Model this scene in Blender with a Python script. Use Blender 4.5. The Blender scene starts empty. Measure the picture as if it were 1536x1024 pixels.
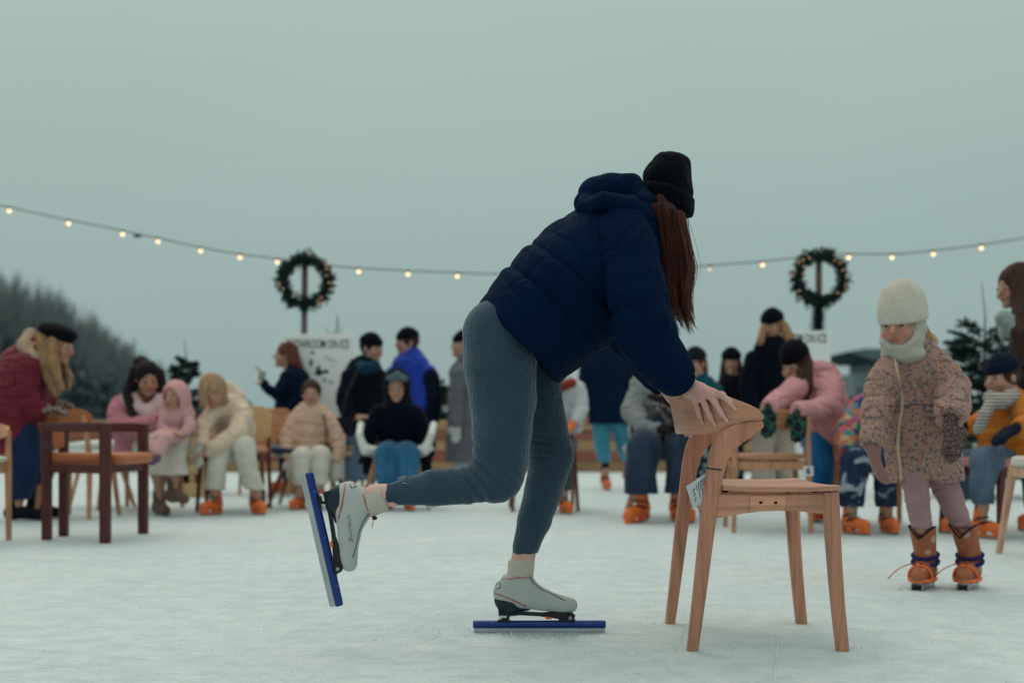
import bpy, bmesh, math, random
import numpy as np
from mathutils import Vector, Matrix
random.seed(7); RNG = np.random.RandomState(11)
scene = bpy.context.scene
COL = scene.collection
R = math.radians
F = 1800.0; HZ = 645.0; CX = 768.0; CAMH = 0.61

def W(px, py, D):
    return np.array([(px-CX)*D/F, D, CAMH-(py-HZ)*D/F])
def GD(py):                       # distance of a ground point seen at row py
    return F*CAMH/(py-HZ)

# ---------------------------------------------------------------- materials
def lin(c):
    out = []
    for v in c[:3]:
        v = v/255.0
        out.append(v/12.92 if v <= 0.04045 else ((v+0.055)/1.055)**2.4)
    return tuple(out)
class NT:
    def __init__(s, name):
        s.m = bpy.data.materials.new(name); s.m.use_nodes = True
        s.t = s.m.node_tree; s.n = s.t.nodes; s.l = s.t.links
        s.b = s.n['Principled BSDF']
    def node(s, typ, **kw):
        x = s.n.new(typ)
        for k, v in kw.items():
            if k in x.inputs: x.inputs[k].default_value = v
            else: setattr(x, k, v)
        return x
    def link(s, a, b): s.l.new(a, b)
    def coords(s, scale=(1, 1, 1), rot=(0, 0, 0)):
        tc = s.node('ShaderNodeTexCoord'); mp = s.node('ShaderNodeMapping')
        mp.inputs['Scale'].default_value = scale; mp.inputs['Rotation'].default_value = rot
        s.link(tc.outputs['Object'], mp.inputs['Vector']); return mp.outputs['Vector']
    def noise(s, vec, scale, detail=4, rough=.55, dist=0):
        x = s.node('ShaderNodeTexNoise'); x.inputs['Scale'].default_value = scale
        x.inputs['Detail'].default_value = detail; x.inputs['Roughness'].default_value = rough
        x.inputs['Distortion'].default_value = dist
        if vec is not None: s.link(vec, x.inputs['Vector'])
        return x.outputs['Fac']
    def ramp(s, fac, stops, interp='LINEAR'):
        x = s.node('ShaderNodeValToRGB'); x.color_ramp.interpolation = interp
        e = x.color_ramp.elements
        while len(e) < len(stops): e.new(.5)
        for el, (p, c) in zip(e, stops):
            el.position = p; el.color = (*c[:3], 1)
        s.link(fac, x.inputs['Fac']); return x.outputs['Color']
    def mix(s, fac, a, b, mode='MIX'):
        x = s.node('ShaderNodeMix', data_type='RGBA', blend_type=mode)
        if isinstance(fac, (int, float)): x.inputs[0].default_value = fac
        else: s.link(fac, x.inputs[0])
        for i, v in ((6, a), (7, b)):
            if isinstance(v, tuple): x.inputs[i].default_value = (*v[:3], 1)
            else: s.link(v, x.inputs[i])
        return x.outputs[2]
    def bump(s, h, strength=.3, dist=.01, prev=None):
        x = s.node('ShaderNodeBump'); x.inputs['Strength'].default_value = strength
        x.inputs['Distance'].default_value = dist; s.link(h, x.inputs['Height'])
        if prev is not None: s.link(prev, x.inputs['Normal'])
        return x.outputs['Normal']
    def out(s, color=None, rough=.8, normal=None, spec=.3, sheen=0, **kw):
        if color is not None:
            if isinstance(color, tuple): s.b.inputs['Base Color'].default_value = (*color[:3], 1)
            else: s.link(color, s.b.inputs['Base Color'])
        if isinstance(rough, (int, float)): s.b.inputs['Roughness'].default_value = rough
        else: s.link(rough, s.b.inputs['Roughness'])
        s.b.inputs['Specular IOR Level'].default_value = spec
        if sheen:
            s.b.inputs['Sheen Weight'].default_value = sheen
            s.b.inputs['Sheen Roughness'].default_value = .35
        if normal is not None: s.link(normal, s.b.inputs['Normal'])
        for k, v in kw.items(): s.b.inputs[k].default_value = v
        return s.m
MC = {}
def mul(c, k): return tuple(min(.95, x*k) for x in c)
def cloth(rgb, kind='plain', rough=.9, sheen=.15):
    key = ('cloth', tuple(rgb), kind)
    if key in MC: return MC[key]
    n = NT('fabric'); c = lin(rgb)
    v = n.coords()
    col = n.mix(n.noise(v, 9, 5), mul(c, .72), mul(c, 1.22))
    if kind == 'denim':
        col = n.mix(n.ramp(n.noise(n.coords((3, 3, .8)), 3.2, 4), [(.38, (0, 0, 0)), (.72, (1, 1, 1))]), col, mul(c, 1.7))
    if kind == 'fleece':
        nb = n.bump(n.noise(v, 120, 3), .7, .012, n.bump(n.noise(v, 16, 4), .5, .03))
    elif kind == 'puffer':
        nb = n.bump(n.noise(v, 13, 5, .6, 1.2), .55, .03, n.bump(n.noise(n.coords((1, 1, 3.5)), 12, 3), .35, .02))
    elif kind == 'knit':
        nb = n.bump(n.noise(n.coords((1, 1, .25)), 130, 2), .7, .01, n.bump(n.noise(v, 22, 3), .4, .02))
    else:
        nb = n.bump(n.noise(v, 160, 2), .25, .004, n.bump(n.noise(n.coords((1, 1, .6)), 14, 4, .6, .8), .5, .03))
    MC[key] = n.out(col, rough, nb, .08 if kind != 'puffer' else .2, sheen*(.3 if sum(rgb) < 120 else 1))
    return MC[key]
def plastic(rgb, rough=.4, spec=.4, var=.15, metal=0):
    key = ('pl', tuple(rgb), rough, metal)
    if key in MC: return MC[key]
    n = NT('plain_finish'); c = lin(rgb); v = n.coords()
    col = n.mix(n.noise(v, 14, 5), mul(c, 1-var), mul(c, 1+var))
    MC[key] = n.out(col, rough, n.bump(n.noise(v, 60, 3), .08, .004), spec, 0, Metallic=metal)
    return MC[key]
def wood(rgb, grain=(38, 38, 2.2), rough=.5, contrast=1.6):
    key = ('wood', tuple(rgb), grain)
    if key in MC: return MC[key]
    n = NT('wood'); c = lin(rgb)
    v = n.coords(grain)
    f1 = n.noise(v, 1.0, 6, .6, .6)
    f2 = n.noise(n.coords(tuple(g*4 for g in grain)), 1.0, 3)
    col = n.ramp(f1, [(.25, mul(c, 1-.38*contrast)), (.5, c), (.75, mul(c, 1+.22*contrast))])
    col = n.mix(n.ramp(f2, [(.52, (0, 0, 0)), (.75, (.7, .7, .7))]), col, mul(c, .58))
    col = n.mix(n.ramp(n.noise(n.coords(), 7, 2), [(.3, (0, 0, 0)), (.8, (.35, .35, .35))]), col, mul((c[0], c[1]*.9, c[2]*.85), .85))
    MC[key] = n.out(col, rough, n.bump(f1, .12, .004), .35)
    return MC[key]
def attr_mat(name, rough=.6, sub=.04):
    if name in MC: return MC[name]
    n = NT(name); a = n.node('ShaderNodeVertexColor', layer_name='col')
    v = n.coords()
    col = n.mix(.35, a.outputs['Color'], n.mix(n.noise(v, 40, 4), (.55, .42, .4), (1, 1, 1)), 'MULTIPLY')
    n.b.inputs['Subsurface Weight'].default_value = sub
    n.b.inputs['Subsurface Radius'].default_value = (.012, .005, .003)
    n.b.inputs['Subsurface Scale'].default_value = 1
    MC[name] = n.out(col, rough, n.bump(n.noise(v, 220, 3), .12, .003), .35)
    return MC[name]
def emit(rgb, s):
    key = ('em', rgb, s)
    if key in MC: return MC[key]
    n = NT('lamp_glow'); n.out(rgb, .3)
    n.b.inputs['Emission Color'].default_value = (*rgb, 1); n.b.inputs['Emission Strength'].default_value = s
    MC[key] = n.m; return n.m
def hairmat(rgb):
    key = ('hair', rgb)
    if key in MC: return MC[key]
    n = NT('hair'); c = lin(rgb)
    v = n.coords((60, 60, 5))
    f = n.noise(v, 1.6, 4)
    col = n.ramp(f, [(.25, mul(c, .45)), (.55, c), (.8, mul(c, 2.0))])
    MC[key] = n.out(col, .65, n.bump(f, .6, .012), .15)
    return MC[key]

# ---------------------------------------------------------------- objects and tags
def meshobj(name, V, Fc, mat, smooth=False, base=(0, 0, 0)):
    me = bpy.data.meshes.new(name)
    V = np.asarray(V, dtype=float)-np.asarray(base, dtype=float)
    me.from_pydata(V.tolist(), [], [tuple(f) for f in Fc]); me.update()
    if smooth: me.polygons.foreach_set('use_smooth', [True]*len(me.polygons))
    o = bpy.data.objects.new(name, me); COL.objects.link(o)
    if mat: me.materials.append(mat)
    return o
def tag(o, label=None, cat=None, group=None, kind=None):
    if label: o['label'] = label
    if cat: o['category'] = cat
    if group: o['group'] = group
    if kind: o['kind'] = kind
    return o
class Thing:
    """An Empty at the thing's base, or (root given) a mesh, whose children are its parts. All geometry comes in world metres."""
    def __init__(s, name, label, cat, base, group=None, geo=None, mat=None, smooth=True):
        s.base = np.array(base, dtype=float)
        if geo is None:
            s.o = bpy.data.objects.new(name, None); COL.objects.link(s.o); s.o.empty_display_size = .1
        else:
            s.o = meshobj(name, geo[0], geo[1], mat, smooth, s.base)
        s.o.location = s.base
        tag(s.o, label, cat, group)
    def part(s, name, geo, mat, parent=None, smooth=False, label=None):
        o = meshobj(name, geo[0], geo[1], mat, smooth, s.base)
        o.parent = parent or s.o
        if label: o['label'] = label
        return o

# ---------------------------------------------------------------- plain mesh builders (world metres) -> (V, F)
def join(*gs):
    V = []; Fc = []; k = 0
    for v, f in gs:
        V.append(np.asarray(v, dtype=float)); Fc += [tuple(i+k for i in q) for q in f]; k += len(v)
    return np.concatenate(V), Fc
def loft(rings, cap=True):
    n = len(rings[0]); V = np.concatenate([np.asarray(r, dtype=float) for r in rings]); Fc = []
    for i in range(len(rings)-1):
        for j in range(n):
            k = (j+1) % n
            Fc.append((i*n+j, i*n+k, (i+1)*n+k, (i+1)*n+j))
    if cap:
        Fc.append(tuple(range(n-1, -1, -1))); b = (len(rings)-1)*n
        Fc.append(tuple(b+i for i in range(n)))
    return V, Fc
def unit(v):
    v = np.asarray(v, dtype=float); return v/(np.linalg.norm(v)+1e-12)
def rect_ring(c, u, v, a, b, ch=.0):
    """chamfered rectangle ring, half sizes a (along u), b (along v)"""
    c = np.asarray(c)
    if ch <= 0: pts = [(-a, -b), (a, -b), (a, b), (-a, b)]
    else:
        ch = min(ch, a*.9, b*.9)
        pts = [(-a+ch, -b), (a-ch, -b), (a, -b+ch), (a, b-ch), (a-ch, b), (-a+ch, b), (-a, b-ch), (-a, -b+ch)]
    return [c+u*x+v*y for x, y in pts]
def bar(p0, p1, w0, d0, w1=None, d1=None, ref=(0, 1, 0), ch=.004):
    """tapered bar p0->p1; w is measured across ref x axis, d along ref"""
    p0 = np.asarray(p0, dtype=float); p1 = np.asarray(p1, dtype=float)
    w1 = w0 if w1 is None else w1; d1 = d0 if d1 is None else d1
    t = unit(p1-p0); ref = np.asarray(ref, dtype=float)
    v = unit(ref-t*np.dot(ref, t)); u = np.cross(v, t)
    e = min(ch, np.linalg.norm(p1-p0)*.2)
    return loft([rect_ring(p0, u, v, w0/2-ch*.6, d0/2-ch*.6, ch*.6), rect_ring(p0+t*e, u, v, w0/2, d0/2, ch),
                 rect_ring(p1-t*e, u, v, w1/2, d1/2, ch), rect_ring(p1, u, v, w1/2-ch*.6, d1/2-ch*.6, ch*.6)])
def box(c, s, rotz=0, ch=.004):
    c = np.asarray(c, dtype=float)
    x = np.array([math.cos(rotz), math.sin(rotz), 0]); y = np.array([-math.sin(rotz), math.cos(rotz), 0])
    z = np.array([0, 0, s[2]/2])
    ch = min(ch, min(s)*.3)
    e = np.array([0, 0, ch])
    return loft([rect_ring(c-z, x, y, s[0]/2-ch, s[1]/2-ch, ch), rect_ring(c-z+e, x, y, s[0]/2, s[1]/2, ch),
                 rect_ring(c+z-e, x, y, s[0]/2, s[1]/2, ch), rect_ring(c+z, x, y, s[0]/2-ch, s[1]/2-ch, ch)])
def tube(pts, r, n=8, cap=True):
    pts = [np.asarray(p, dtype=float) for p in pts]
    rs = r if hasattr(r, '__len__') else [r]*len(pts)
    rings = []; prev = None
    for i, p in enumerate(pts):
        t = unit(pts[min(i+1, len(pts)-1)]-pts[max(i-1, 0)])
        if prev is None:
            a = np.array([0, 0, 1.]) if abs(t[2]) < .9 else np.array([1., 0, 0])
            prev = unit(np.cross(t, a))
        u = unit(prev-t*np.dot(prev, t)); prev = u; v = np.cross(t, u)
        rings.append([p+(u*math.cos(2*math.pi*k/n)+v*math.sin(2*math.pi*k/n))*rs[i] for k in range(n)])
    return loft(rings, cap)
def lathe(prof, c, n=20):
    c = np.asarray(c, dtype=float)
    return loft([[c+np.array([r*math.cos(2*math.pi*k/n), r*math.sin(2*math.pi*k/n), z]) for k in range(n)] for r, z in prof])
def ball(c, r, n=10, m=6):
    prof = [(max(1e-4, math.sin(math.pi*i/m)), -math.cos(math.pi*i/m)) for i in range(m+1)]
    r = np.asarray(r if hasattr(r, '__len__') else (r, r, r), dtype=float)
    V, Fc = lathe(prof, (0, 0, 0), n); return V*r+np.asarray(c), Fc
def flat_bar(pts, D, thick, ch=.004, D1=None):
    """bar whose centreline is given as (px, py, width_px) in the plane at distance D"""
    P = [W(x, y, D) for x, y, w in pts]; S = D/F
    if D1 is not None: P = [p+np.array([0, D1-D, 0]) for p in P]
    P = np.array(P); w = np.array([q[2]*S/2 for q in pts])
    # refine
    n = len(P); tt = np.linspace(0, n-1, (n-1)*4+1)
    P = np.stack([catmull(P[:, k], tt) for k in range(3)], 1); w = np.interp(tt, range(n), w)
    rings = []; y = np.array([0, 1., 0])
    for i in range(len(P)):
        t = unit(P[min(i+1, len(P)-1)]-P[max(i-1, 0)]); u = np.cross(y, t)
        rings.append(rect_ring(P[i], u, y, w[i], thick/2, ch))
    return loft(rings)
def catmull(a, t):
    a = np.asarray(a, dtype=float); n = len(a); out = []
    for x in t:
        i = min(int(x), n-2); f = x-i
        p0 = a[max(i-1, 0)]; p1 = a[i]; p2 = a[i+1]; p3 = a[min(i+2, n-1)]
        out.append(.5*((2*p1)+(-p0+p2)*f+(2*p0-5*p1+4*p2-p3)*f*f+(-p0+3*p1-3*p2+p3)*f**3))
    return np.array(out)
def extrude(poly, y0, y1):
    """poly: list of (X, Z) world; extruded from y0 to y1"""
    n = len(poly)
    return loft([[np.array([x, y0, z]) for x, z in poly], [np.array([x, y1, z]) for x, z in poly]])
def text_mesh(s, size, bold=0.0, extrude_=0.0):
    cu = bpy.data.curves.new('lettering', 'FONT'); cu.body = s; cu.size = size; cu.offset = bold; cu.extrude = extrude_
    cu.align_x = 'CENTER'; cu.align_y = 'CENTER'; cu.resolution_u = 4
    o = bpy.data.objects.new('lettering', cu); COL.objects.link(o)
    dg = bpy.context.evaluated_depsgraph_get()
    me = bpy.data.meshes.new_from_object(o.evaluated_get(dg))
    V = np.array([v.co[:] for v in me.vertices]); Fc = [tuple(p.vertices) for p in me.polygons]
    bpy.data.objects.remove(o); bpy.data.curves.remove(cu); bpy.data.meshes.remove(me)
    return V, Fc

# ---------------------------------------------------------------- signed-distance modelling
def vnoise(P, scale, seed=0):
    Q = P*scale+seed*17.3
    I = np.floor(Q).astype(np.int64); f = (Q-I).astype(np.float32); f = f*f*(3-2*f)
    def h(i, j, k):
        n = (i*374761393+j*668265263+k*2147483647) & 0xffffffff
        n = ((n ^ (n >> 13))*1274126177) & 0xffffffff
        return ((n ^ (n >> 16)) & 0xffff).astype(np.float32)/65535.
    i, j, k = I[:, 0], I[:, 1], I[:, 2]; x, y, z = f[:, 0], f[:, 1], f[:, 2]
    def lp(a, b, t): return a+(b-a)*t
    return lp(lp(lp(h(i, j, k), h(i+1, j, k), x), lp(h(i, j+1, k), h(i+1, j+1, k), x), y),
              lp(lp(h(i, j, k+1), h(i+1, j, k+1), x), lp(h(i, j+1, k+1), h(i+1, j+1, k+1), x), y), z)-.5
def conef(P, a, b, x, y, kd, q):
    ba = b-a; L2 = float(ba@ba)+1e-9; v = P-a
    tt = np.clip((v@ba)/L2, 0, 1); v = v-tt[:, None]*ba
    r = x+(y-x)*tt
    if q is not None:
        ar = q[2]+tt*math.sqrt(L2)
        r = r+q[1]*(np.sqrt(np.abs(np.sin(np.pi*ar/q[0])))-.75)
    if kd != 1.: v = v*np.array([1, 1/kd, 1], np.float32)
    return np.sqrt((v*v).sum(1))-r
class SDF:
    def __init__(s, k=.02): s.p = []; s.k = k; s.disp = None
    def cone(s, a, b, ra, rb, kd=1., k=None, q=None, op='+'):
        s.p.append(('c', np.asarray(a, np.float32), np.asarray(b, np.float32), ra, rb, kd, q, s.k if k is None else k, op)); return s
    def chain(s, pts, kd=1., k=None, q=None, op='+'):
        """pts: (vec, r) list; q = (period, amp) quilting along the chain"""
        L = 0; cs = []
        for (a, ra), (b, rb) in zip(pts[:-1], pts[1:]):
            a = np.asarray(a, np.float32); b = np.asarray(b, np.float32)
            cs.append((a, b, ra, rb, kd, None if q is None else (q[0], q[1], L)))
            L += float(np.linalg.norm(b-a))
        s.p.append(('C', cs, None, None, None, None, None, s.k if k is None else k, op))
        return s
    def ell(s, c, r, rot=None, k=None, op='+'):
        s.p.append(('e', np.asarray(c, np.float32), np.asarray(r, np.float32), None if rot is None else np.asarray(rot, np.float32), None, None, None, s.k if k is None else k, op)); return s
    def half(s, c, n, k=.01, op='i'):
        """keeps (op i) the side the normal points away from"""
        s.p.append(('h', np.asarray(c, np.float32), np.asarray(unit(n), np.float32), None, None, None, None, k, op)); return s
    def rbox(s, c, h, rot=None, r=.005, k=None, op='+'):
        s.p.append(('b', np.asarray(c, np.float32), np.asarray(h, np.float32), None if rot is None else np.asarray(rot, np.float32), r, None, None, s.k if k is None else k, op)); return s
    def __call__(s, P):
        P = P.astype(np.float32); d = None
        for t, a, b, x, y, kd, q, k, op in s.p:
            if t == 'c': e = conef(P, a, b, x, y, kd, q)
            elif t == 'C':
                e = None
                for c_ in a:
                    e2 = conef(P, *c_)
                    if e is None: e = e2
                    else:
                        h = np.maximum(.007-np.abs(e-e2), 0)/.007; e = np.minimum(e, e2)-h*h*.00175
            elif t == 'e':
                v = P-a
                if x is not None: v = v@x
                k0 = np.sqrt(((v/b)**2).sum(1)); k1 = np.sqrt(((v/(b*b))**2).sum(1))+1e-6
                e = k0*(k0-1)/k1
            elif t == 'h': e = (P-a)@b
            else:
                v = P-a
                if x is not None: v = v@x
                qv = np.abs(v)-(b-y)
                e = np.sqrt((np.maximum(qv, 0)**2).sum(1))+np.minimum(qv.max(1), 0)-y
            if d is None: d = e; continue
            if op == '+':
                h = np.maximum(k-np.abs(d-e), 0)/k; d = np.minimum(d, e)-h*h*k*.25
            elif op == '-':
                e = -e; h = np.maximum(k-np.abs(d-e), 0)/k; d = np.maximum(d, e)+h*h*k*.25
            else:
                h = np.maximum(k-np.abs(d-e), 0)/k; d = np.maximum(d, e)+h*h*k*.25
        if s.disp is not None: d = d+s.disp(P)
        return d
    def bounds(s):
        lo = np.full(3, 1e9); hi = -lo
        for t, a, b, x, y, kd, q, k, op in s.p:
            if op != '+' or t == 'h': continue
            if t == 'C':
                for a_, b_, x_, y_, kd_, q_ in a:
                    r = max(x_, y_)*max(1, kd_)+(.02 if q_ else .005)
                    lo = np.minimum(lo, np.minimum(a_, b_)-r); hi = np.maximum(hi, np.maximum(a_, b_)+r)
            elif t == 'c':
                r = max(x, y)*max(1, kd)+(.02 if q else .005)
                lo = np.minimum(lo, np.minimum(a, b)-r); hi = np.maximum(hi, np.maximum(a, b)+r)
            else:
                r = float(np.linalg.norm(b)) if x is not None else b
                lo = np.minimum(lo, a-r); hi = np.maximum(hi, a+r)
        return lo-.02, hi+.02
    def mesh(s, h):
        lo, hi = s.bounds(); C = 4
        n = np.ceil((hi-lo)/(h*C)).astype(int)+1
        ax = [lo[i]+(np.arange(n[i])+.5)*h*C for i in range(3)]
        G = np.stack(np.meshgrid(*ax, indexing='ij'), -1).reshape(-1, 3)
        dc = s(G).reshape(n)
        near = np.abs(dc) < h*C*1.9+.012
        vals = np.repeat(np.repeat(np.repeat(dc, C, 0), C, 1), C, 2)
        I = np.argwhere(near)
        off = np.stack(np.meshgrid(range(C), range(C), range(C), indexing='ij'), -1).reshape(-1, 3)
        idx = (I[:, None, :]*C+off[None]).reshape(-1, 3)
        for st in range(0, len(idx), 200000):
            q = idx[st:st+200000]
            vals[q[:, 0], q[:, 1], q[:, 2]] = s(lo+(q+.5)*h)
        return surfnet(vals, lo+.5*h, h)
def surfnet(v, org, h):
    sg = v < 0
    c = np.zeros(tuple(np.array(v.shape)-1), np.int8)
    N = v.shape
    def cor(A, i, j, k): return A[i:N[0]-1+i, j:N[1]-1+j, k:N[2]-1+k]
    for i in (0, 1):
        for j in (0, 1):
            for k in (0, 1): c += cor(sg, i, j, k)
    act = (c > 0) & (c < 8)
    A = np.argwhere(act); idm = np.full(act.shape, -1, np.int64); idm[act] = np.arange(len(A))
    pos = np.zeros((len(A), 3)); cnt = np.zeros(len(A))
    cs = [(i, j, k) for i in (0, 1) for j in (0, 1) for k in (0, 1)]
    for p in cs:
        for ax in range(3):
            if p[ax]: continue
            q = list(p); q[ax] = 1
            a = v[A[:, 0]+p[0], A[:, 1]+p[1], A[:, 2]+p[2]]; b = v[A[:, 0]+q[0], A[:, 1]+q[1], A[:, 2]+q[2]]
            m = (a < 0) != (b < 0)
            t = np.where(m, a/np.where(m, a-b, 1), 0)
            e = np.tile(np.array(p, float), (len(A), 1)); e[:, ax] += t
            pos[m] += e[m]; cnt[m] += 1
    V = org+(A+pos/cnt[:, None])*h
    Fs = []
    for ax in range(3):
        u, w = (ax+1) % 3, (ax+2) % 3
        sl0 = [slice(1, N[i]-1) for i in range(3)]; sl0[ax] = slice(0, N[ax]-1)
        sl1 = list(sl0); sl1[ax] = slice(1, N[ax])
        a = sg[tuple(sl0)]; b = sg[tuple(sl1)]
        E = np.argwhere(a != b)
        if not len(E): continue
        inside = a[E[:, 0], E[:, 1], E[:, 2]]
        st = np.array([1, 1, 1]); st[ax] = 0; E = E+st
        def cid(du, dw):
            e = E.copy(); e[:, u] -= du; e[:, w] -= dw
            return idm[e[:, 0], e[:, 1], e[:, 2]]
        Q = np.stack([cid(1, 1), cid(0, 1), cid(0, 0), cid(1, 0)], 1)
        Q[~inside] = Q[~inside][:, ::-1]
        Fs.append(Q[(Q >= 0).all(1)])
    return V, np.concatenate(Fs)
def fastobj(name, V, Q, mat, base, smooth=True, col=None):
    me = bpy.data.meshes.new(name); n = len(Q)
    me.vertices.add(len(V)); me.vertices.foreach_set('co', (V-np.asarray(base)).astype(np.float32).ravel())
    me.loops.add(n*4); me.loops.foreach_set('vertex_index', Q.astype(np.int32).ravel())
    me.polygons.add(n); me.polygons.foreach_set('loop_start', np.arange(0, n*4, 4, dtype=np.int32))
    me.update(calc_edges=True); me.validate()
    me.polygons.foreach_set('use_smooth', [smooth]*len(me.polygons))
    if col is not None:
        a = me.color_attributes.new('col', 'FLOAT_COLOR', 'POINT')
        a.data.foreach_set('color', np.concatenate([col, np.ones((len(col), 1))], 1).astype(np.float32).ravel())
    if mat: me.materials.append(mat)
    o = bpy.data.objects.new(name, me); COL.objects.link(o); return o
def project(sdf, px, D0, off=.0015, back=.5):
    """walk from the camera side onto the modelled surface: px = list of (x, y)"""
    px = np.asarray(px, float)
    d = np.stack([(px[:, 0]-CX)/F, np.ones(len(px)), -(px[:, 1]-HZ)/F], 1)
    t = np.full(len(px), D0-back); c = np.array([0, 0, CAMH])
    for _ in range(60):
        t = t+.8*np.clip(sdf(c+d*t[:, None]), -.05, .2)
        t = np.minimum(t, D0+.6)
    P = c+d*(t-off)[:, None]
    return P
# ---------------------------------------------------------------- camera, sky, light
cam = bpy.data.cameras.new('camera'); co = bpy.data.objects.new('camera', cam); COL.objects.link(co)
co.location = (0, 0, CAMH); co.rotation_euler = (R(90), 0, 0)
cam.sensor_width = 36; cam.lens = F/1536*36; cam.shift_y = (HZ-512)/1536.0
cam.clip_start = .05; cam.clip_end = 2000
cam.dof.use_dof = True; cam.dof.focus_distance = 3.5; cam.dof.aperture_fstop = 2.1
scene.camera = co
SUN_EL, SUN_AZ = R(58), R(-28)       # soft light through the cloud, from beyond the rink
wd = bpy.data.worlds.new('World'); scene.world = wd; wd.use_nodes = True
t = wd.node_tree; bg = t.nodes['Background']
sky = t.nodes.new('ShaderNodeTexSky'); sky.sky_type = 'NISHITA'; sky.sun_disc = False
sky.sun_elevation = SUN_EL; sky.sun_rotation = SUN_AZ; sky.dust_density = 6; sky.air_density = 1.2
tc = t.nodes.new('ShaderNodeTexCoord'); sx = t.nodes.new('ShaderNodeSeparateXYZ')
t.links.new(tc.outputs['Generated'], sx.inputs[0])
cr = t.nodes.new('ShaderNodeValToRGB'); e = cr.color_ramp.elements
while len(e) < 5: e.new(.5)
for el, (p, c) in zip(e, [(0, (.295, .402, .398)), (.14, (.320, .432, .412)), (.33, (.390, .508, .465)), (.6, (.66, .74, .69)), (1, (1.05, 1.06, .97))]):
    el.position = p; el.color = (*c, 1)
t.links.new(sx.outputs['Z'], cr.inputs['Fac'])
nz = t.nodes.new('ShaderNodeTexNoise'); nz.inputs['Scale'].default_value = 2.2; nz.inputs['Detail'].default_value = 4
mp = t.nodes.new('ShaderNodeMapping'); mp.inputs['Scale'].default_value = (1, 1, 3.5)
t.links.new(tc.outputs['Generated'], mp.inputs[0]); t.links.new(mp.outputs[0], nz.inputs['Vector'])
cm = t.nodes.new('ShaderNodeMapRange'); cm.inputs['To Min'].default_value = .93; cm.inputs['To Max'].default_value = 1.07
t.links.new(nz.outputs['Fac'], cm.inputs['Value'])
m1 = t.nodes.new('ShaderNodeVectorMath'); m1.operation = 'SCALE'
t.links.new(cr.outputs[0], m1.inputs[0]); t.links.new(cm.outputs[0], m1.inputs['Scale'])
m2 = t.nodes.new('ShaderNodeVectorMath'); m2.operation = 'SCALE'; m2.inputs['Scale'].default_value = .12
t.links.new(sky.outputs[0], m2.inputs[0])
m3 = t.nodes.new('ShaderNodeMix'); m3.data_type = 'VECTOR'; m3.inputs[0].default_value = .04
t.links.new(m1.outputs[0], m3.inputs[4]); t.links.new(m2.outputs[0], m3.inputs[5])
t.links.new(m3.outputs[1], bg.inputs['Color']); bg.inputs['Strength'].default_value = 1.0
sl = bpy.data.lights.new('sun', 'SUN'); so = bpy.data.objects.new('sun', sl); COL.objects.link(so)
sl.energy = .6; sl.angle = R(40); sl.color = (1, .84, .68)
so.rotation_euler = Vector((-math.sin(SUN_AZ)*math.cos(SUN_EL), -math.cos(SUN_AZ)*math.cos(SUN_EL), -math.sin(SUN_EL))).to_track_quat('-Z', 'Y').to_euler()
vs = scene.view_settings; vs.view_transform = 'Standard'; vs.look = 'None'; vs.exposure = 0; vs.gamma = 1

# ---------------------------------------------------------------- ice, ground, hill
def grid(x0, x1, y0, y1, z, nx=1, ny=1, fn=None):
    xs = np.linspace(x0, x1, nx+1); ys = np.linspace(y0, y1, ny+1)
    V = [(x, y, z+(fn(x, y) if fn else 0)) for y in ys for x in xs]
    Fc = [(j*(nx+1)+i, j*(nx+1)+i+1, (j+1)*(nx+1)+i+1, (j+1)*(nx+1)+i) for j in range(ny) for i in range(nx)]
    return V, Fc
n = NT('ice')
v = n.coords()
base = n.ramp(n.noise(v, .7, 5), [(.25, (.55, .66, .675)), (.75, (.68, .765, .77))])
base = n.mix(n.ramp(n.noise(n.coords((.5, 1, 1)), .55, 2), [(.52, (0, 0, 0)), (.75, (.5, .5, .5))]), base, (.80, .70, .71))
base = n.mix(n.ramp(n.noise(v, 9, 6, .7), [(.38, (.55, .55, .55)), (.62, (0, 0, 0))]), base, (.40, .51, .53))
prev = n.bump(n.noise(v, 2.2, 5), .5, .04)
sc = None
for i, (ang, sx_, sy_, th) in enumerate([(12, .5, 17, .63), (-24, .4, 15, .64), (58, .5, 19, .65), (-70, .6, 16, .64), (95, .4, 22, .655), (33, .6, 26, .65), (44, .35, 34, .64), (-39, .45, 40, .64), (71, .5, 38, .64), (82, .5, 30, .64), (-48, .5, 44, .65)]):
    q = n.noise(n.coords((sx_, sy_, 1), (0, 0, R(ang))), 2.6, 3, .5, .35)
    l = n.ramp(q, [(th, (0, 0, 0)), (th+.025, (1, 1, 1)), (th+.06, (.2, .2, .2))])
    sc = l if sc is None else n.mix(1.0, sc, l, 'LIGHTEN')
    prev = n.bump(l, -.4 if i % 2 else .4, .007, prev)
fine = n.noise(v, 70, 4, .7); prev = n.bump(fine, .6, .008, prev)
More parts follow.
